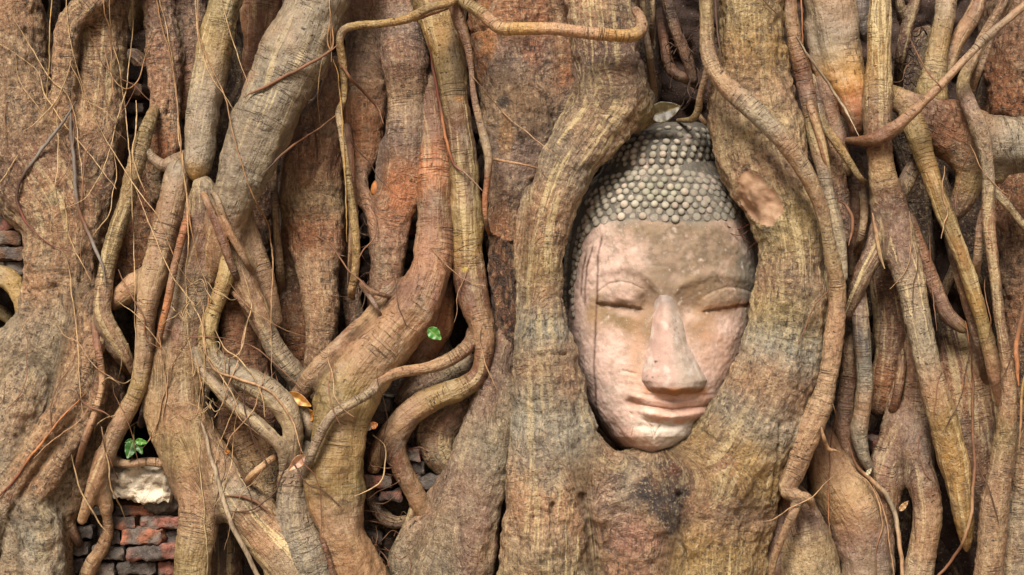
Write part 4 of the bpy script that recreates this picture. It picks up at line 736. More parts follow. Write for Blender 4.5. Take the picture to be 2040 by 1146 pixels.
V = V + Nn * (0.0016 * fbm(V * 26, 3) + 0.0007 * noise(V * 120))[:, None]
bot = np.vstack([V, V[-n:].mean(0)[None], V[:n].mean(0)[None]]); tri = [(len(V), (m - 1) * n + (k + 1) % n, (m - 1) * n + k, len(V)) for k in range(n)]
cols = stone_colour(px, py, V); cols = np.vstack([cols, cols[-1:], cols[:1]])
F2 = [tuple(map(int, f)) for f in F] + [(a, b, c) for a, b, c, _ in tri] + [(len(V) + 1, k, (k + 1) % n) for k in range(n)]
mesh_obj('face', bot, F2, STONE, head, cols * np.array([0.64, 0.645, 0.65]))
# topknot dome
TK = np.array([(243,1318,1388),(246,1298,1400),(254,1276,1410),(268,1250,1418),(285,1230,1424),(305,1214,1428),(325,1206,1430),(345,1202,1432)], float)
TF = np.array([(243,-95),(246,-68),(254,-40),(268,-14),(285,10),(305,18),(325,22),(345,22)], float)
def tk_h(px, py):
    xl, xr = np.interp(py, TK[:, 0], TK[:, 1]), np.interp(py, TK[:, 0], TK[:, 2]); c, w = (xl + xr) / 2, (xr - xl) / 2; fr = np.interp(py, TF[:, 0], TF[:, 1]); u = np.clip((px - c) / w, -1, 1)
    return 72 + fr - (fr + 136) * (1 - np.sqrt(1 - np.abs(u) ** 2.1))
V = []; rows = np.linspace(243, 345, 60); uu = np.sin(np.linspace(-math.pi / 2, math.pi / 2, 120))
for py in rows:
    c, w = [(np.interp(py, TK[:, 0], TK[:, 2]) + s_ * np.interp(py, TK[:, 0], TK[:, 1])) / 2 for s_ in (1, -1)]; px = c + w * uu
    V.append(W(px, np.full(len(px), py), -tk_h(px, np.full(len(px), py)) / 1000)); pb = c + w * np.cos(th); V.append(W(pb, np.full(len(pb), py), 0.11 + 0.06 * np.sin(th)))
V = np.vstack(V); n = len(uu) + len(th); m = len(rows); i = (np.arange(m - 1)[:, None] * n + np.arange(n)[None]); j = (np.arange(m - 1)[:, None] * n + (np.arange(n)[None] + 1) % n)
F = [tuple(map(int, f)) for f in np.stack([i.ravel(), i.ravel() + n, j.ravel() + n, j.ravel()], 1)] + [(len(V), k, (k + 1) % n) for k in range(n)]
V = np.vstack([V, V[:n].mean(0)[None]]); V += (0.002 * noise(V * 40))[:, None] * np.array([0, 1, 0])
g_ = 1 + 0.25 * noise(V * 30)[:, None]
mesh_obj('topknot', V, F, STONE, head, lin((92, 88, 79)) * g_ * 0.6)
# beaded curls
def uv_ball():
    a, b = np.linspace(0, math.pi, 9), np.linspace(0, 2 * math.pi, 13)[:-1]
    P = np.array([(math.sin(t) * math.cos(p), math.cos(t), math.sin(t) * math.sin(p)) for t in a for p in b])
    F = [(r * 12 + k, r * 12 + (k + 1) % 12, (r + 1) * 12 + (k + 1) % 12, (r + 1) * 12 + k) for r in range(8) for k in range(12)]
    return P, np.array(F)[:, ::-1]
BP, BF = uv_ball(); rg = np.random.RandomState(11)
def curls(name, spots, hf, label=None):
    Vs, Fs, Ts, off = [], [], [], 0
    for (x, y, r, wear) in spots:
        e = 2.0; A = lambda a, b: hf(np.array([a]), np.array([b]))[0]
        dx = (A(x + e, y) - A(x - e, y)) / (2 * e); dy = (A(x, y + e) - A(x, y - e)) / (2 * e)
        N = np.array([-dx, -1.0, dy]); N /= np.linalg.norm(N)                     # outward normal in x, depth, up
        c = W(np.array([x]), np.array([y]), -A(x, y) / 1000)[0]
        a = np.cross(N, [0, 0, 1.0]); a /= np.linalg.norm(a); b = np.cross(a, N)
        k = r / 1000; Q = c + k * (1.0 * BP[:, [0]] * a + 1.0 * BP[:, [2]] * b + (0.82 * (1 - wear)) * BP[:, [1]] * N); Q += 0.0012 * noise(Q * 130)[:, None] * N
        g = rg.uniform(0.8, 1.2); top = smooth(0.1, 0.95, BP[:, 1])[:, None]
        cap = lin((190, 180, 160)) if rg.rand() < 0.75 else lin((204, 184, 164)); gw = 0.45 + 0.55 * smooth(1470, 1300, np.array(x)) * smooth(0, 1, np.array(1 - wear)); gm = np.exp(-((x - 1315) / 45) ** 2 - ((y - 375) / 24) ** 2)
        cc = lin((112, 108, 98)) * (1 - top * gw) + cap * top * gw; cc = cc * (1 - 0.35 * gm) + lin((128, 140, 104)) * 0.35 * gm  # pale bead tips over darker sides: a highlight painted into the colour
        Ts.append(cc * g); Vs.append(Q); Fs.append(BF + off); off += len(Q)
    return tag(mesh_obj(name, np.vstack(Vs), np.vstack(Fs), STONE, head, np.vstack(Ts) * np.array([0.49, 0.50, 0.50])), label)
spots = []
for k in range(7):                                                       # topknot rows, sagging to both sides
    yc = 256 + 13.2 * k; xl, xr = np.interp(yc, TK[:, 0], TK[:, 1]), np.interp(yc, TK[:, 0], TK[:, 2]); c, w = (xl + xr) / 2, (xr - xl) / 2; x = -0.99
    L = np.linspace(-1.35, 1.35, max(8, int(w * 2.7 / 18.5))) + (0.5 if k % 2 else 0) * 2.7 / max(8, int(w * 2.7 / 18.5))
    for t in L:
        if abs(t) > 1.42: continue
        u = math.sin(t); y = yc + 16 * u * u * (1 if u < 0 else 0.4); spots.append((c + w * u * 0.985 + rg.uniform(-1.5, 1.5), min(y, 343) + rg.uniform(-1.2, 1.2), 7.9 * rg.uniform(0.8, 1.12), 0.5 if rg.rand() < 0.15 else 0.08 if u < 0.45 else 0.3))
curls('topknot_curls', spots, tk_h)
spots = []
NR = 8
for k in range(NR):
    f = k / (NR - 1)
    for t in np.arange(-1.46, 1.46, 0.118) + (0.059 if k % 2 else 0):
        u = math.sin(t)
        # upper edge of the cap and the hairline, met along the row
        yb = 345 + 24 * abs(u) ** 3; xb = 1318 + 125 * u if True else 0
        xb = 1322 + (148 if u < 0 else 146) * u; xh = 1322 + (186 if u < 0 else 186) * u
        yh = float(HAIRL(np.array(xh))) - 6; 
        x = xb + (xh - xb) * f; y = yb + (yh - yb) * f ** (1.0 if abs(u) < 0.8 else 0.9)
        xl, xr = outline(np.array(y)); 
        if not (xl + 2 < x < xr - 2): continue
        wear = 0.12 if u < 0.3 else 0.45 + 0.35 * rg.rand()
        if f > 0.8 and rg.rand() < 0.42 and u > -0.7: wear = 0.8
        if f > 0.7 and -0.62 < u < -0.32 and rg.rand() < 0.6: wear = 0.85
        spots.append((x + rg.uniform(-2.2, 2.2), y + rg.uniform(-2, 2), 8.5 * rg.uniform(0.8, 1.12) * (1 if abs(u) < 0.85 else 0.85), wear))
for y in range(452, 700, 13):                                              # side locks in front of the left ear
    for q_ in (0, 1): 
        x = float(outline(np.array(float(y)))[0]) + 6 + 13 * q_
        if x < pyl(y) + 6: spots.append((x, y + 7 * q_ + rg.uniform(-2, 2), 7.6 * rg.uniform(.85, 1.1), 0.4))
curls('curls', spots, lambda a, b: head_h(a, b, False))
# repaired nose
nv, nu = 110, 90; V = []; T_ = []
for a in np.linspace(0, 1, nv):
    py = 588 + 190 * min(a / 0.93, 1) + (6 * (a - 0.93) / 0.07 if a > 0.93 else 0)
    q_ = np.array([588, 606, 640, 690, 718, 745, 760, 772, 784]); xl = np.interp(py, q_, [1304, 1302, 1297, 1290, 1281, 1276, 1276, 1283, 1291]); xr = np.interp(py, q_, [1341, 1348, 1360, 1375, 1389, 1402, 1410, 1407, 1399]); xm = np.interp(py, q_, [1322, 1324, 1328, 1335, 1339, 1343, 1345, 1345, 1345])
    H = np.interp(py, [588, 600, 640, 700, 740, 762, 772, 778], [-2, 5, 12, 20, 26, 28, 27, 21]) * (1 if a <= 0.93 else max(0.0, 1 - (a - 0.93) / 0.07) ** 0.5)
    s_ = np.linspace(-1, 1, nu); x = np.where(s_ < 0, xm + (xm - xl) * s_, xm + (xr - xm) * s_); y = np.full(nu, py)
    bl = smooth(700, 765, np.array(py)); prof = (1 - bl) * (1 - np.abs(s_) ** 2.3) + bl * (0.7 * (1 - np.abs(s_) ** 4.5) + 0.3 * (1 - np.abs(s_) ** 1.9))
    yy = y + (5 * np.exp(-(s_ / 0.25) ** 2) - 4 * (np.abs(s_) ** 3)) * smooth(745, 775, np.array(py))
    h = head_h(x, y) - 5 + np.where(np.abs(s_) > 0.985, -4, 0) + (H + 6) * prof + 2.0 + 5 * g2(x, y, 1288, 754, 10, 14) + 5 * g2(x, y, 1399, 752, 10, 14)
    V.append(W(x, yy, -h / 1000))
V = np.vstack(V); i = (np.arange(nv - 1)[:, None] * nu + np.arange(nu - 1)[None]).ravel(); F = np.stack([i, i + nu, i + nu + 1, i + 1], 1)
V += normals(V, F) * (0.0014 * noise(V * 60) + 0.0012 * noise(V * 22))[:, None]
px, py = unW(V); n_ = fbm(V * 40, 3)
c = np.tile(lin((206, 172, 156)), (len(V), 1)); f = smooth(-15, 25, px - np.interp(py, [588, 770], [1322, 1345]))[:, None]; c = c * (1 - f) + lin((204, 184, 166)) * f
f = smooth(0.2, 0.6, n_)[:, None] * 0.6; c = c * (1 - f) + lin((226, 214, 200)) * f
f = smooth(755, 776, py)[:, None] * 0.9 * smooth(768, 777, py)[:, None]; c = c * (1 - f) + lin((166, 104, 48)) * f
f = (smooth(0.25, 0.4, noise(V * 150)) * (g2(px, py, 1296, 757, 14, 8) + g2(px, py, 1306, 722, 4, 8) + .5 * g2(px, py, 1350, 655, 16, 20)))[:, None]; c = c * (1 - f) + lin((50, 44, 62)) * f
f = (0.7 * smooth(620, 592, py))[:, None]; c = c * (1 - f) + lin((150, 140, 134)) * f
mesh_obj('nose', V, F, STONE, head, c * np.array([0.50, 0.50, 0.50]))

# ------------------------------------------------------------------ rootlets, vines and threads hanging over the roots
G1 = 'fine rootlets hanging on the left'
T_L = [
 ('frayed orange rootlet dangling over the second trunk at the top left', "203 -30 2 70 orange, 210 30 2 78, 220 70 2.4 82, 223 130 2.4 84, 223 175 3 84, 219 200 3 86 gold, 214 214 2 84"),
 ('pale rootlet falling straight past the small pink brick', "217 -30 1.6 80 straw, 221 60 1.6 84, 236 130 1.6 84, 246 190 1.8 84, 254 260 1.8 88, 262 380 1.8 92, 266 480 1.8 96, 268 600 1.8 98, 270 700 1.6 100"),
 ('thin tan rootlet hung in a wide slack loop over the dark hole', "206 95 2 78 straw, 218 140 2 78, 236 170 2 76, 254 179 2.2 74 orange, 274 162 2.2 72, 288 115 2 72, 304 68 2 72, 320 60 1.8 70"),
 ('long orange rootlet running over the cracked pink root down to the pale central root', "304 -30 2.6 80 orange, 322 50 2.6 84, 340 115 2.8 84, 350 175 2.8 84, 357 240 2.6 92, 364 330 2.6 104, 373 400 2.8 112, 380 450 2.6 112, 394 520 2.4 112, 411 570 2.4 112, 414 620 2.2 110 rust"),
 ('pale rootlet beside the long orange one, ending in a loose bundle', "312 -30 1.8 82 straw, 334 70 1.8 88, 350 180 1.8 94, 358 280 2 104, 370 380 2 114, 374 470 2 116, 371 560 2 116, 374 650 2 112, 384 740 2 112, 396 800 1.8 110"),
 ('long bright orange rootlet crossing the straight cane and the big grey slanting root', "391 -30 2.2 114 orange, 398 70 2.2 118, 424 140 2.4 120, 446 185 2.2 118, 462 260 2.2 124, 486 340 2.4 122, 510 400 2.6 116, 534 450 2.8 96, 543 520 2.8 88, 541 610 2.6 88, 540 700 2.4 92, 541 755 2 86"),
 ('pale rootlet that crosses the straight cane at mid height', "390 -20 1.6 118 straw, 394 60 1.8 122, 412 130 1.8 124, 440 178 1.6 120, 474 230 1.4 104"),
 ('straw coloured rootlet in the gap between the straight cane and the big grey root', "436 -30 1.8 124 straw, 456 60 1.8 120, 476 115 1.8 104, 498 182 1.6 96"),
 ('yellow rootlet along the right side of the first leftmost trunk column', "104 -30 1.8 104 gold, 99 80 2 106, 94 170 2 104 olive, 80 255 1.8 94 straw"),
 ('brown rootlet slanting over the left trunk from the upper left corner', "20 20 1.6 92 straw, 38 52 1.6 94, 94 147 1.8 98, 138 198 1.8 98, 156 275 1.8 98, 168 390 1.6 98"),
 ('long pale rootlet wandering across the left trunk towards the slanting olive cane', "-20 75 1.6 92 straw, 40 115 1.8 94, 76 142 2 94, 86 185 2 94, 106 214 2 96, 140 262 2 96, 182 312 1.8 98, 232 376 1.6 98"),
 ('thin brown rootlet falling slantwise over the second and third trunk columns', "131 -20 1.4 106 straw, 136 60 1.4 106, 152 135 1.4 104, 178 205 1.4 100, 204 265 1.4 100, 244 335 1.6 96, 284 390 1.6 92, 318 440 1.6 120 orange, 352 520 1.6 118, 394 590 1.6 112, 410 660 1.6 112"),
 ('curved pale rootlet swinging from the top to the middle of the left trunk', "268 -30 1.6 76 straw, 262 80 1.8 80, 252 170 1.8 84, 232 245 1.8 96, 212 325 1.8 100, 174 390 1.8 102, 118 420 1.6 102, 101 450 1.6 102, 104 475 1.4 102"),
 ('short hooked rootlet on the middle of the left trunk', "126 375 1.6 100 straw, 132 440 1.8 102, 148 495 1.8 102, 182 558 1.6 98"),
 ('pale rootlet trailing down the foot of the left trunk', "112 480 1.6 102 straw, 136 530 1.8 102, 146 600 1.8 102, 154 680 1.8 106, 158 770 1.6 110, 166 830 1.4 110"),
 ('pale rootlet sweeping rightwards over the forked root and the pale central root', "270 375 1.8 104 straw, 292 430 2 120, 316 490 2 120, 350 560 2 116, 378 600 2 112, 402 650 2 112, 408 720 2 112, 403 800 1.8 112"),
 ('fine rootlet slanting from the twisted fork to the dark cleft right of it', "236 600 1.4 100 straw, 276 635 1.6 108, 308 672 1.6 108, 332 705 1.4 104"),
 ('brown loop of rootlet bunched at the dark edge of the pale central root', "384 690 1.8 112 orange, 396 745 2 112, 406 790 2 112, 402 830 2.2 112, 396 858 2 112 rust"),
 ('tan thread hanging from the bunch to the bottom along the pale central root', "394 850 1.4 108 pale, 400 950 1.6 112, 409 1040 1.6 112, 413 1100 1.4 112, 411 1150 1.2 112"),
 ('pale rootlet lying along the ridged green root and down to the brown leaf', "405 600 2.6 118 tan, 406 680 2.8 122, 424 732 3 128, 470 754 3.2 126, 524 772 3.2 126, 562 804 3.2 126, 586 850 3.4 122, 602 904 2.6 112"),
 ('pair of brown rootlets arched over the pink column to the junction', "330 655 2.2 106 brown, 384 672 2.2 110, 446 674 2.4 116, 506 692 2.4 110, 548 726 2.4 110, 582 756 2.2 112, 606 782 1.8 108"),
 ('thin straw rootlet slanting over the pink column to the tendril', "456 560 1.6 108 tan, 500 616 1.6 108, 545 645 1.6 104, 584 664 1.4 102, 640 680 1.2 106"),
 ('thin grey vine falling over the spread foot of the pale central root', "398 830 5 104 grey, 414 885 6 112, 428 940 6 116, 446 1000 6 120, 468 1060 6 124, 498 1115 6 126, 520 1160 6 124"),
 ('small brown twig bridging from the grey vine to the pink column', "446 988 4 118 brown, 480 990 4 114, 514 1004 4 112, 546 1026 3.4 104"),
 ('arched tan rootlet poking out below the crooked foot', "742 868 2.4 112 straw, 764 886 2.4 110, 770 914 2.4 108, 762 954 2.4 112, 738 974 2.2 126, 706 990 1.6 132"),
 ('brown vine tied slantwise over the upper part of the big grey root', "488 196 4 106 brown, 500 186 4.4 114, 524 177 4 116, 560 158 4 116, 600 136 4 114, 640 114 4 108, 672 88 3.6 94"),
 ('dark brown twig climbing beside the big grey root to the yellow vine', "520 350 3 116 umber, 552 318 3.2 106, 590 286 3 84 brown, 632 258 3 72, 668 232 3 78 tan"),
 ('brown twig slanting over the upper reddish column', "674 122 4 82 brown, 696 154 4 82, 726 186 4 78, 750 212 4 76, 766 246 3 74"),
 ('hair thin pale rootlet dangling over the swollen pink column', "660 92 1.3 112 straw, 642 118 1.3 110, 634 170 1.3 96, 637 250 1.3 82, 643 326 1.2 78"),
 ('orange frayed rootlet hung from a knot on the big grey root', "657 -20 1.4 112 straw, 657 30 2.2 112 orange, 653 75 2.6 112, 658 100 2.6 112, 664 80 2.4 112, 659 50 2 112, 660 122 2.2 110"),
 ('bright yellow rootlet hanging straight along the yellow vine', "662 116 2 98 gold, 674 150 2.2 92, 680 220 2.2 90, 686 310 2.2 92, 689 400 2.2 94, 692 482 1.8 92"),
 ('reddish brown rootlet in the slot left of the upright green brown root', "851 80 3 66 red, 862 135 3.6 66, 874 195 3.6 66, 890 280 3.8 72 rust, 904 324 3.6 92 red, 930 350 3.4 90 mauve, 960 380 3 82"),
 ('pale thread slanting over the pinkish trunk to the main trunk', "935 145 1.8 106 tan, 965 182 2 90, 1000 222 2 90, 1045 260 2 90, 1104 306 1.6 108"),
 ('grey brown rootlet crossing the thick grey to orange root at the upper right', "1586 70 3 106 grey, 1600 96 3.4 112, 1632 142 3.4 112, 1664 192 3.4 112, 1690 232 3.2 108, 1710 272 2.4 98"),
 ('brown thread hanging at the left side of the grey to orange root', "1594 -30 2.6 92 rust, 1597 40 2.8 96, 1600 86 2.6 100"),
 ('dark thread hanging right of the snaking vine at the top', "1424 -30 3 128 umber, 1428 50 3 130, 1433 100 3 130, 1437 136 2.4 128"),
 ('thin dark thread curving over the top of the right arm', "1510 -10 2 124 umber, 1532 14 2 128, 1552 34 2 126, 1562 48 1.8 120"),
 ('long brown rootlet swinging along the yellow point to the bottom', "1924 640 3 70 rust, 1934 700 3.4 86 brown, 1938 760 3.4 96, 1938 850 3.6 100, 1941 950 3.8 100, 1932 1040 4 104 tan, 1906 1100 4 106 brown, 1872 1144 3.6 106, 1850 1175 3 104"),
 ('fine reddish thread hanging in front of the bulging tan root', "1660 805 2 112 gold, 1665 835 2 108 brown, 1656 870 2 104, 1652 940 2 104, 1650 1000 2 102 rust, 1654 1062 1.8 92"),
 ('short tan root tip sticking out beside the vine', "1636 850 5 116 tan, 1643 876 5 114, 1650 896 4.6 110, 1668 900 4 106, 1674 908 3 100"),
 ('brown vine bending over the bulging tan root to the bottom', "1688 880 4 84 brown, 1706 925 5 94, 1736 958 6 102 tan, 1766 986 6.4 104 grey, 1784 1030 6 104, 1793 1090 5.4 104 tan, 1800 1160 5 102"),
 ('pair of thin tan threads falling beside the bending brown vine', "1688 934 2.4 94 tan, 1730 962 2.8 100, 1750 1000 2.8 104, 1758 1044 2.6 104, 1748 1090 2.4 104 brown, 1743 1160 2.2 100"),
 ('single tan thread right of the falling pair', "1740 968 2.2 100 tan, 1760 1010 2.4 104, 1770 1070 2.4 104, 1780 1150 2 102"),
 ('orange rootlet at the right edge', "2050 720 4 92 gold, 2038 765 3.4 96, 2033 830 3.2 98 orange, 2028 896 2.8 96"),
 ('grey brown rootlet standing in front of the reddish trunk at the right edge', "2044 595 6 56 brown, 2030 650 6 60, 2024 710 6 62 rust, 2030 770 5 60"),
 ('thin brown loop beside the long grey climbing root', "1668 398 4 88 brown, 1688 412 4.4 84, 1698 442 4 80, 1690 492 3.4 90"),
 ('pale brown rootlet curling round the neck of the upright post', "1738 425 4 106 tan, 1744 458 5 118, 1750 492 5 118 straw, 1764 536 4 112"),
 ('thin dark thread in the gap right of the grey shaft', "1850 450 1.8 66 brown, 1854 520 1.8 68, 1860 600 1.8 76, 1866 660 1.6 84"),
 ('pale thread leaning over the dark gap above the sideways root', "1812 80 2.6 84 brown, 1836 125 2.6 92, 1862 158 2.6 96, 1886 184 2.2 90"),
]
for lab, t in T_L: rootlet(lab, t, group=None)
rootlet('dark grey vine bowed over the upper left trunk and turning into a red thread', "152 202 5 104 slate, 132 236 4.6 104, 100 276 4.4 104, 66 322 4.2 102, 42 358 4.2 100 umber, 33 395 4 94, 46 432 3.4 98 red, 70 462 2.6 102, 104 490 2.2 104, 150 504 1.6 104", 'vine', 'vine')
rootlet('dark grey vine hanging down the middle of the left trunk beside the bowed one', "142 200 5 104 slate, 140 240 5 104, 147 310 4.8 106, 150 380 4.8 106, 162 430 4.6 104 brown, 186 486 4.6 102 slate, 204 530 4.4 106, 213 570 3.6 108", 'vine', 'vine')
rootlet('thin rusty rootlet lying in the groove between the buttresses of the left trunk', "168 786 2.6 90 rust, 116 842 3 90, 66 904 3.2 90, 24 960 3 90 red, -20 1010 3 90")
rootlet('thin brown rootlet hooked from the left buttress to the forked root', "152 770 2.6 90 umber, 160 796 3 90, 178 812 3 90 brown, 204 818 3 90, 226 832 2.4 90")
rg = np.random.RandomState(21)
def strands(n, box, slant, L, label, group, cols):
    for k in range(n):
        x, y = rg.uniform(box[0], box[1]), rg.uniform(box[2], box[3]); a = rg.normal(slant, 0.35); pts = []; r = rg.uniform(1.2, 2.9); c = cols[k % len(cols)]
        for j in range(6):
            pts.append(f"{x:.0f} {y:.0f} {r:.2f} 90 {c}"); st = L * rg.uniform(0.7, 1.3) / 5; x += st * math.sin(a); y += st * math.cos(a); a += rg.normal(0, 0.28)
        rootlet(label, ','.join(pts), group=group)
strands(30, (10, 600, 520, 930), 0.0, 190, 'hair-thin brown rootlet clinging to the bark low on the left', 'thin rootlets clinging low on the left', ['brown', 'tan', 'umber', 'straw'])
strands(14, (10, 300, 40, 380), 0.1, 200, 'hair-thin straw rootlet clinging to the left trunk above the slanting cane', 'thin rootlets clinging to the upper left trunk', ['straw', 'brown'])
strands(12, (600, 1000, 60, 860), 0.1, 150, 'hair-thin brown rootlet clinging to the roots left of the main trunk', 'thin rootlets clinging left of the main trunk', ['brown', 'umber', 'tan'])
strands(14, (1640, 2020, 120, 980), -0.05, 160, 'hair-thin brown rootlet clinging to the roots on the right', 'thin rootlets clinging on the right', ['brown', 'umber', 'tan'])
def tangle(name, label, cat, boxes, n):
    Vs, Fs, Ts, off = [], [], [], 0
    for (x0, x1, y0, y1, h0, h1, n, c) in boxes:
        for _ in range(n):
            x, y = rg.uniform(x0, x1), rg.uniform(y0, y1); pts = []; a = rg.uniform(0.6, 2.4); hh = rg.uniform(h0, h1); L = rg.uniform(12, 26)
            for k in range(6):
                pts.append(f"{x:.0f} {y:.0f} {rg.uniform(0.6, 1.3):.1f} {hh:.0f} {c}"); a += rg.normal(0, 0.55); x += L * math.cos(a); y += L * math.sin(a) * rg.choice([1, 1, 1, -0.6]); hh += rg.uniform(-10, 10)
            V, F, b, col, r, nr = sweep(','.join(pts), 1.0, 0.008, 6); Vs.append(V); Fs.append(F + off); Ts.append(col); off += len(V)
    tag(mesh_obj(name, np.vstack(Vs), np.vstack(Fs), TWIG, None, np.vstack(Ts)), label, cat, kind='stuff')
tangle('fine_root_tangle', 'tangle of hair fine brown threads in the hollows between roots', 'fine roots', [
  (728, 820, 860, 1120, 40, 90, 30, 'brown'), (540, 580, 740, 900, 60, 90, 12, 'brown'), (400, 440, 780, 880, 80, 105, 10, 'straw'), (440, 490, 330, 380, 60, 90, 8, 'brown'),
  (1340, 1400, 20, 200, 0, 40, 22, 'umber'), (1730, 1760, 60, 160, 40, 60, 4, 'brown'), (1785, 1840, 40, 160, 0, 40, 14, 'umber'), (712, 735, 400, 600, 30, 50, 14, 'mauve'), (1502, 1518, 400, 450, 60, 84, 12, 'red'), (370, 440, 560, 760, 106, 116, 12, 'straw'), (240, 320, 700, 880, 80, 100, 8, 'straw')], 0)
tangle('dark_root_mass', 'mass of dark roots deep in the gaps behind the front roots', 'roots', [], 0) if False else None
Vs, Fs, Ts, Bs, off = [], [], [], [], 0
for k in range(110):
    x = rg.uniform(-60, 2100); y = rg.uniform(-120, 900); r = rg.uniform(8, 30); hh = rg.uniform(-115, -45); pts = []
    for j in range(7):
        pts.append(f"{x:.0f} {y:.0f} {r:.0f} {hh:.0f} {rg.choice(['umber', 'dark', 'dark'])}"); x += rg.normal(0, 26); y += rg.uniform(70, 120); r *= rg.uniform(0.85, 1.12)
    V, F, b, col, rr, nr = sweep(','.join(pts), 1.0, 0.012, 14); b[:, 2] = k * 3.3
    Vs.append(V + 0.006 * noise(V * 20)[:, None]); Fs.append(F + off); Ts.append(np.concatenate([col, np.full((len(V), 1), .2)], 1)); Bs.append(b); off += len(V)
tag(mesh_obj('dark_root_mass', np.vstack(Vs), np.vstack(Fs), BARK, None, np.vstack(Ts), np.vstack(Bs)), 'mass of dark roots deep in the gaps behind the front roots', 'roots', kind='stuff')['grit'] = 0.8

# ------------------------------------------------------------------ leaves and small things
def leaf(px, py, L, wd_, ang, h, col, tilt=0.4, curl=0.2, fold=0.25, seed=0, parent=None, name='leaf', label=None, cat='leaf', col2=None):
    n, m = 22, 13; a = np.linspace(0, 1, n); b = np.linspace(-1, 1, m); A, B = np.meshgrid(a, b, indexing='ij'); A, B = A.ravel(), B.ravel()
    w = wd_ / 2 * np.sin(math.pi * np.clip(A, 0.0, 1) ** 0.8) ** 0.85 * (1 - 0.25 * A) + 0.4
    x, z = A * L, B * w; up = fold * np.abs(z) + curl * L * (A - 0.3) ** 2 + 1.2 * np.sin(A * 19 + seed) * np.abs(B) + 0.5 * np.abs(np.sin(A * 30 - np.abs(B) * 6))
    t = math.radians(ang); X = px + x * math.cos(t) - z * math.sin(t); Y = py - (x * math.sin(t) + z * math.cos(t)); Hh = HS(h) + up + tilt * x * 0.5
    V = W(X, Y, -Hh / 1000); i = (np.arange(n - 1)[:, None] * m + np.arange(m - 1)[None]).ravel(); F = np.stack([i, i + m, i + m + 1, i + 1], 1)
    Nn = normals(V, F); V2 = V - Nn * 0.0009; k = len(V)
    edge = list(range(0, m)) + [r * m + m - 1 for r in range(1, n)] + [(n - 1) * m + c for c in range(m - 2, -1, -1)] + [r * m for r in range(n - 2, 0, -1)]
    rim = np.array([(edge[q], edge[(q + 1) % len(edge)], edge[(q + 1) % len(edge)] + k, edge[q] + k) for q in range(len(edge))])
    c = lin(col)[None] * (1 + 0.35 * noise(V * 90 + seed)[:, None]); vein = np.exp(-(B / 0.07) ** 2)[:, None] * 0.35; c = c * (1 - vein) + lin((206, 190, 120))[None] * vein * 0.6 + c * vein * 0.4
    if col2: f = smooth(-0.1, 0.3, noise(V * 60 + seed))[:, None]; c = c * (1 - f) + lin(col2) * f
    o = mesh_obj(name, np.vstack([V, V2]), np.vstack([F, F[:, ::-1] + k, rim]), LEAF, parent, np.vstack([c, c]) * 0.65)
    return tag(o, label, cat) if parent is None else o
sp = tag(empty('seedling'), 'small green leafy seedling growing above the white plaster lump', 'seedling')
for k, (x, y, L, w, a) in enumerate([(266, 876, 40, 27, 252), (270, 878, 30, 17, 296), (269, 879, 25, 14, 352), (264, 877, 16, 10, 200)]):
    leaf(x, y, L, w, a, 84 + 3 * k, (44, 92, 26) if k != 2 else (78, 136, 44), 0.3, 0.2, 0.3, k * 2.1, sp, 'leaf')
V, F, b, c, r, nr = sweep("268 850 1.4 84 olive, 266 870 1.6 84, 267 884 1.8 84, 262 915 1.6 70", 1, .006, 8); mesh_obj('stem', V, F, TWIG, sp, c * np.array([.5, .8, .4]))
leaf(853, 655, 34, 27, -40, 98, (64, 122, 38), 0.0, 0.1, 0.25, 1.0, label='bright green single leaf in the dark hollow beside the curved brown root')
leaf(572, 784, 54, 26, -28, 86, (196, 160, 74), 0.25, 0.6, 0.3, 2.0, label='dead yellow leaf lying in the crevice at the root junction', col2=(150, 96, 36))
leaf(612, 815, 26, 20, -70, 82, (186, 120, 36), 0.25, 0.4, 0.4, 2.6, label='small curled orange leaf below the dead yellow one')
leaf(608, 908, 44, 24, 222, 112, (176, 132, 96), 0.1, 0.3, 0.5, 3.0, label='folded dull brown leaf stuck in the fork of the short grey root', col2=(146, 104, 76))
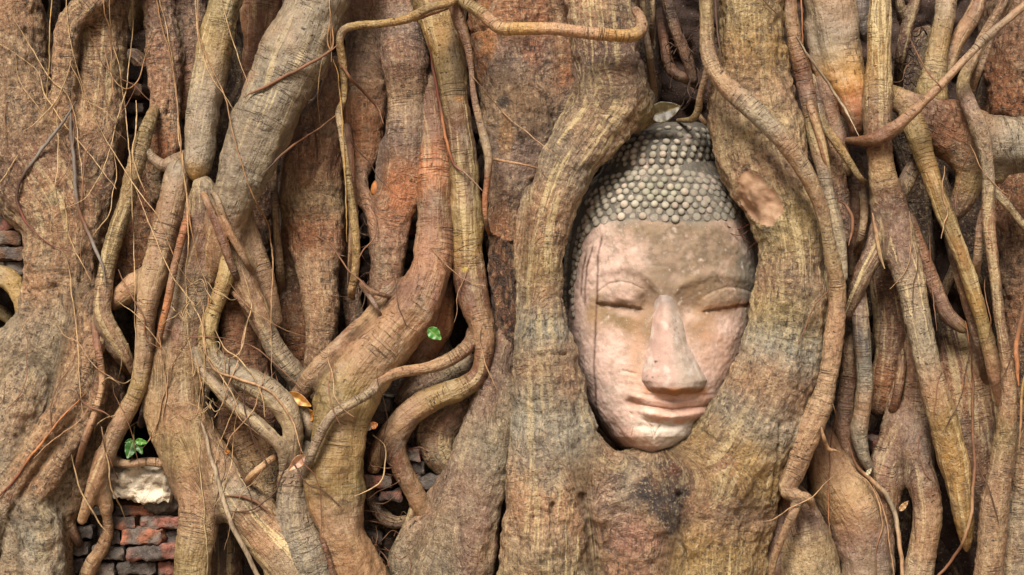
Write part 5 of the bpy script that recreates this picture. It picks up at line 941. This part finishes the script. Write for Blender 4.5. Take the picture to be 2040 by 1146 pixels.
leaf(722, 850, 26, 20, 5, 90, (206, 196, 180), 0.1, 0.3, 0.2, 4.0, label='pale dry leaf scrap beside the crooked foot', col2=(120, 108, 96))
leaf(738, 850, 16, 16, 20, 96, (196, 128, 76), 0.1, 0.4, 0.3, 4.6, label='small orange scrap lying on the pale dry leaf')
leaf(1294, 232, 66, 46, 18, 74, (84, 72, 42), 0.2, 0.1, 0.35, 5.0, label='large dull olive leaf wedged above the stone head', col2=(62, 52, 30))
leaf(1792, 1018, 26, 12, 48, 80, (178, 138, 96), 0.2, 0.4, 0.3, 6.0, label='small dry leaf between the two legs of the brown root')
leaf(1726, 946, 16, 9, 50, 92, (206, 194, 162), 0.1, 0.2, 0.2, 7.0, label='tiny pale leaf beside the tip of the thin grey root')
leaf(440, 904, 18, 12, 15, 86, (196, 120, 40), 0.1, 0.4, 0.3, 8.0, label='tiny orange leaf caught at the left of the pink column')
leaf(706, 640, 34, 16, 35, 60, (84, 70, 60), 0.1, 0.3, 0.3, 9.0, label='dark withered leaf behind the sloping branch of the brown root', col2=(120, 104, 92))
leaf(794, 1128, 30, 12, 80, 30, (110, 70, 30), 0.1, 0.3, 0.3, 9.5, label='dark dead leaf in the bottom hollow') if False else None
# brown nut lodged in the hollow of the reddish column
a, b = np.linspace(0, math.pi, 17), np.linspace(0, 2 * math.pi, 25); A, B = np.meshgrid(a, b, indexing='ij'); A, B = A.ravel(), B.ravel()
c0 = W(np.array([748.]), np.array([378.]), -0.042)[0]; rr = np.stack([0.0095 * np.sin(A) * np.cos(B), 0.010 * np.sin(A) * np.sin(B), 0.0155 * np.cos(A) + 0.002 * np.cos(2 * A)], 1)
i = (np.arange(16)[:, None] * 25 + np.arange(24)[None]).ravel(); V = c0 + rr * (1 + 0.06 * noise(rr * 300)[:, None])
tag(mesh_obj('seed_pod', V, np.stack([i, i + 1, i + 26, i + 25], 1), TWIG, None, np.tile(0.62 * lin((176, 108, 50)), (len(V), 1))), 'small orange brown seed pod lodged in the hollow of the reddish column', 'seed pod')
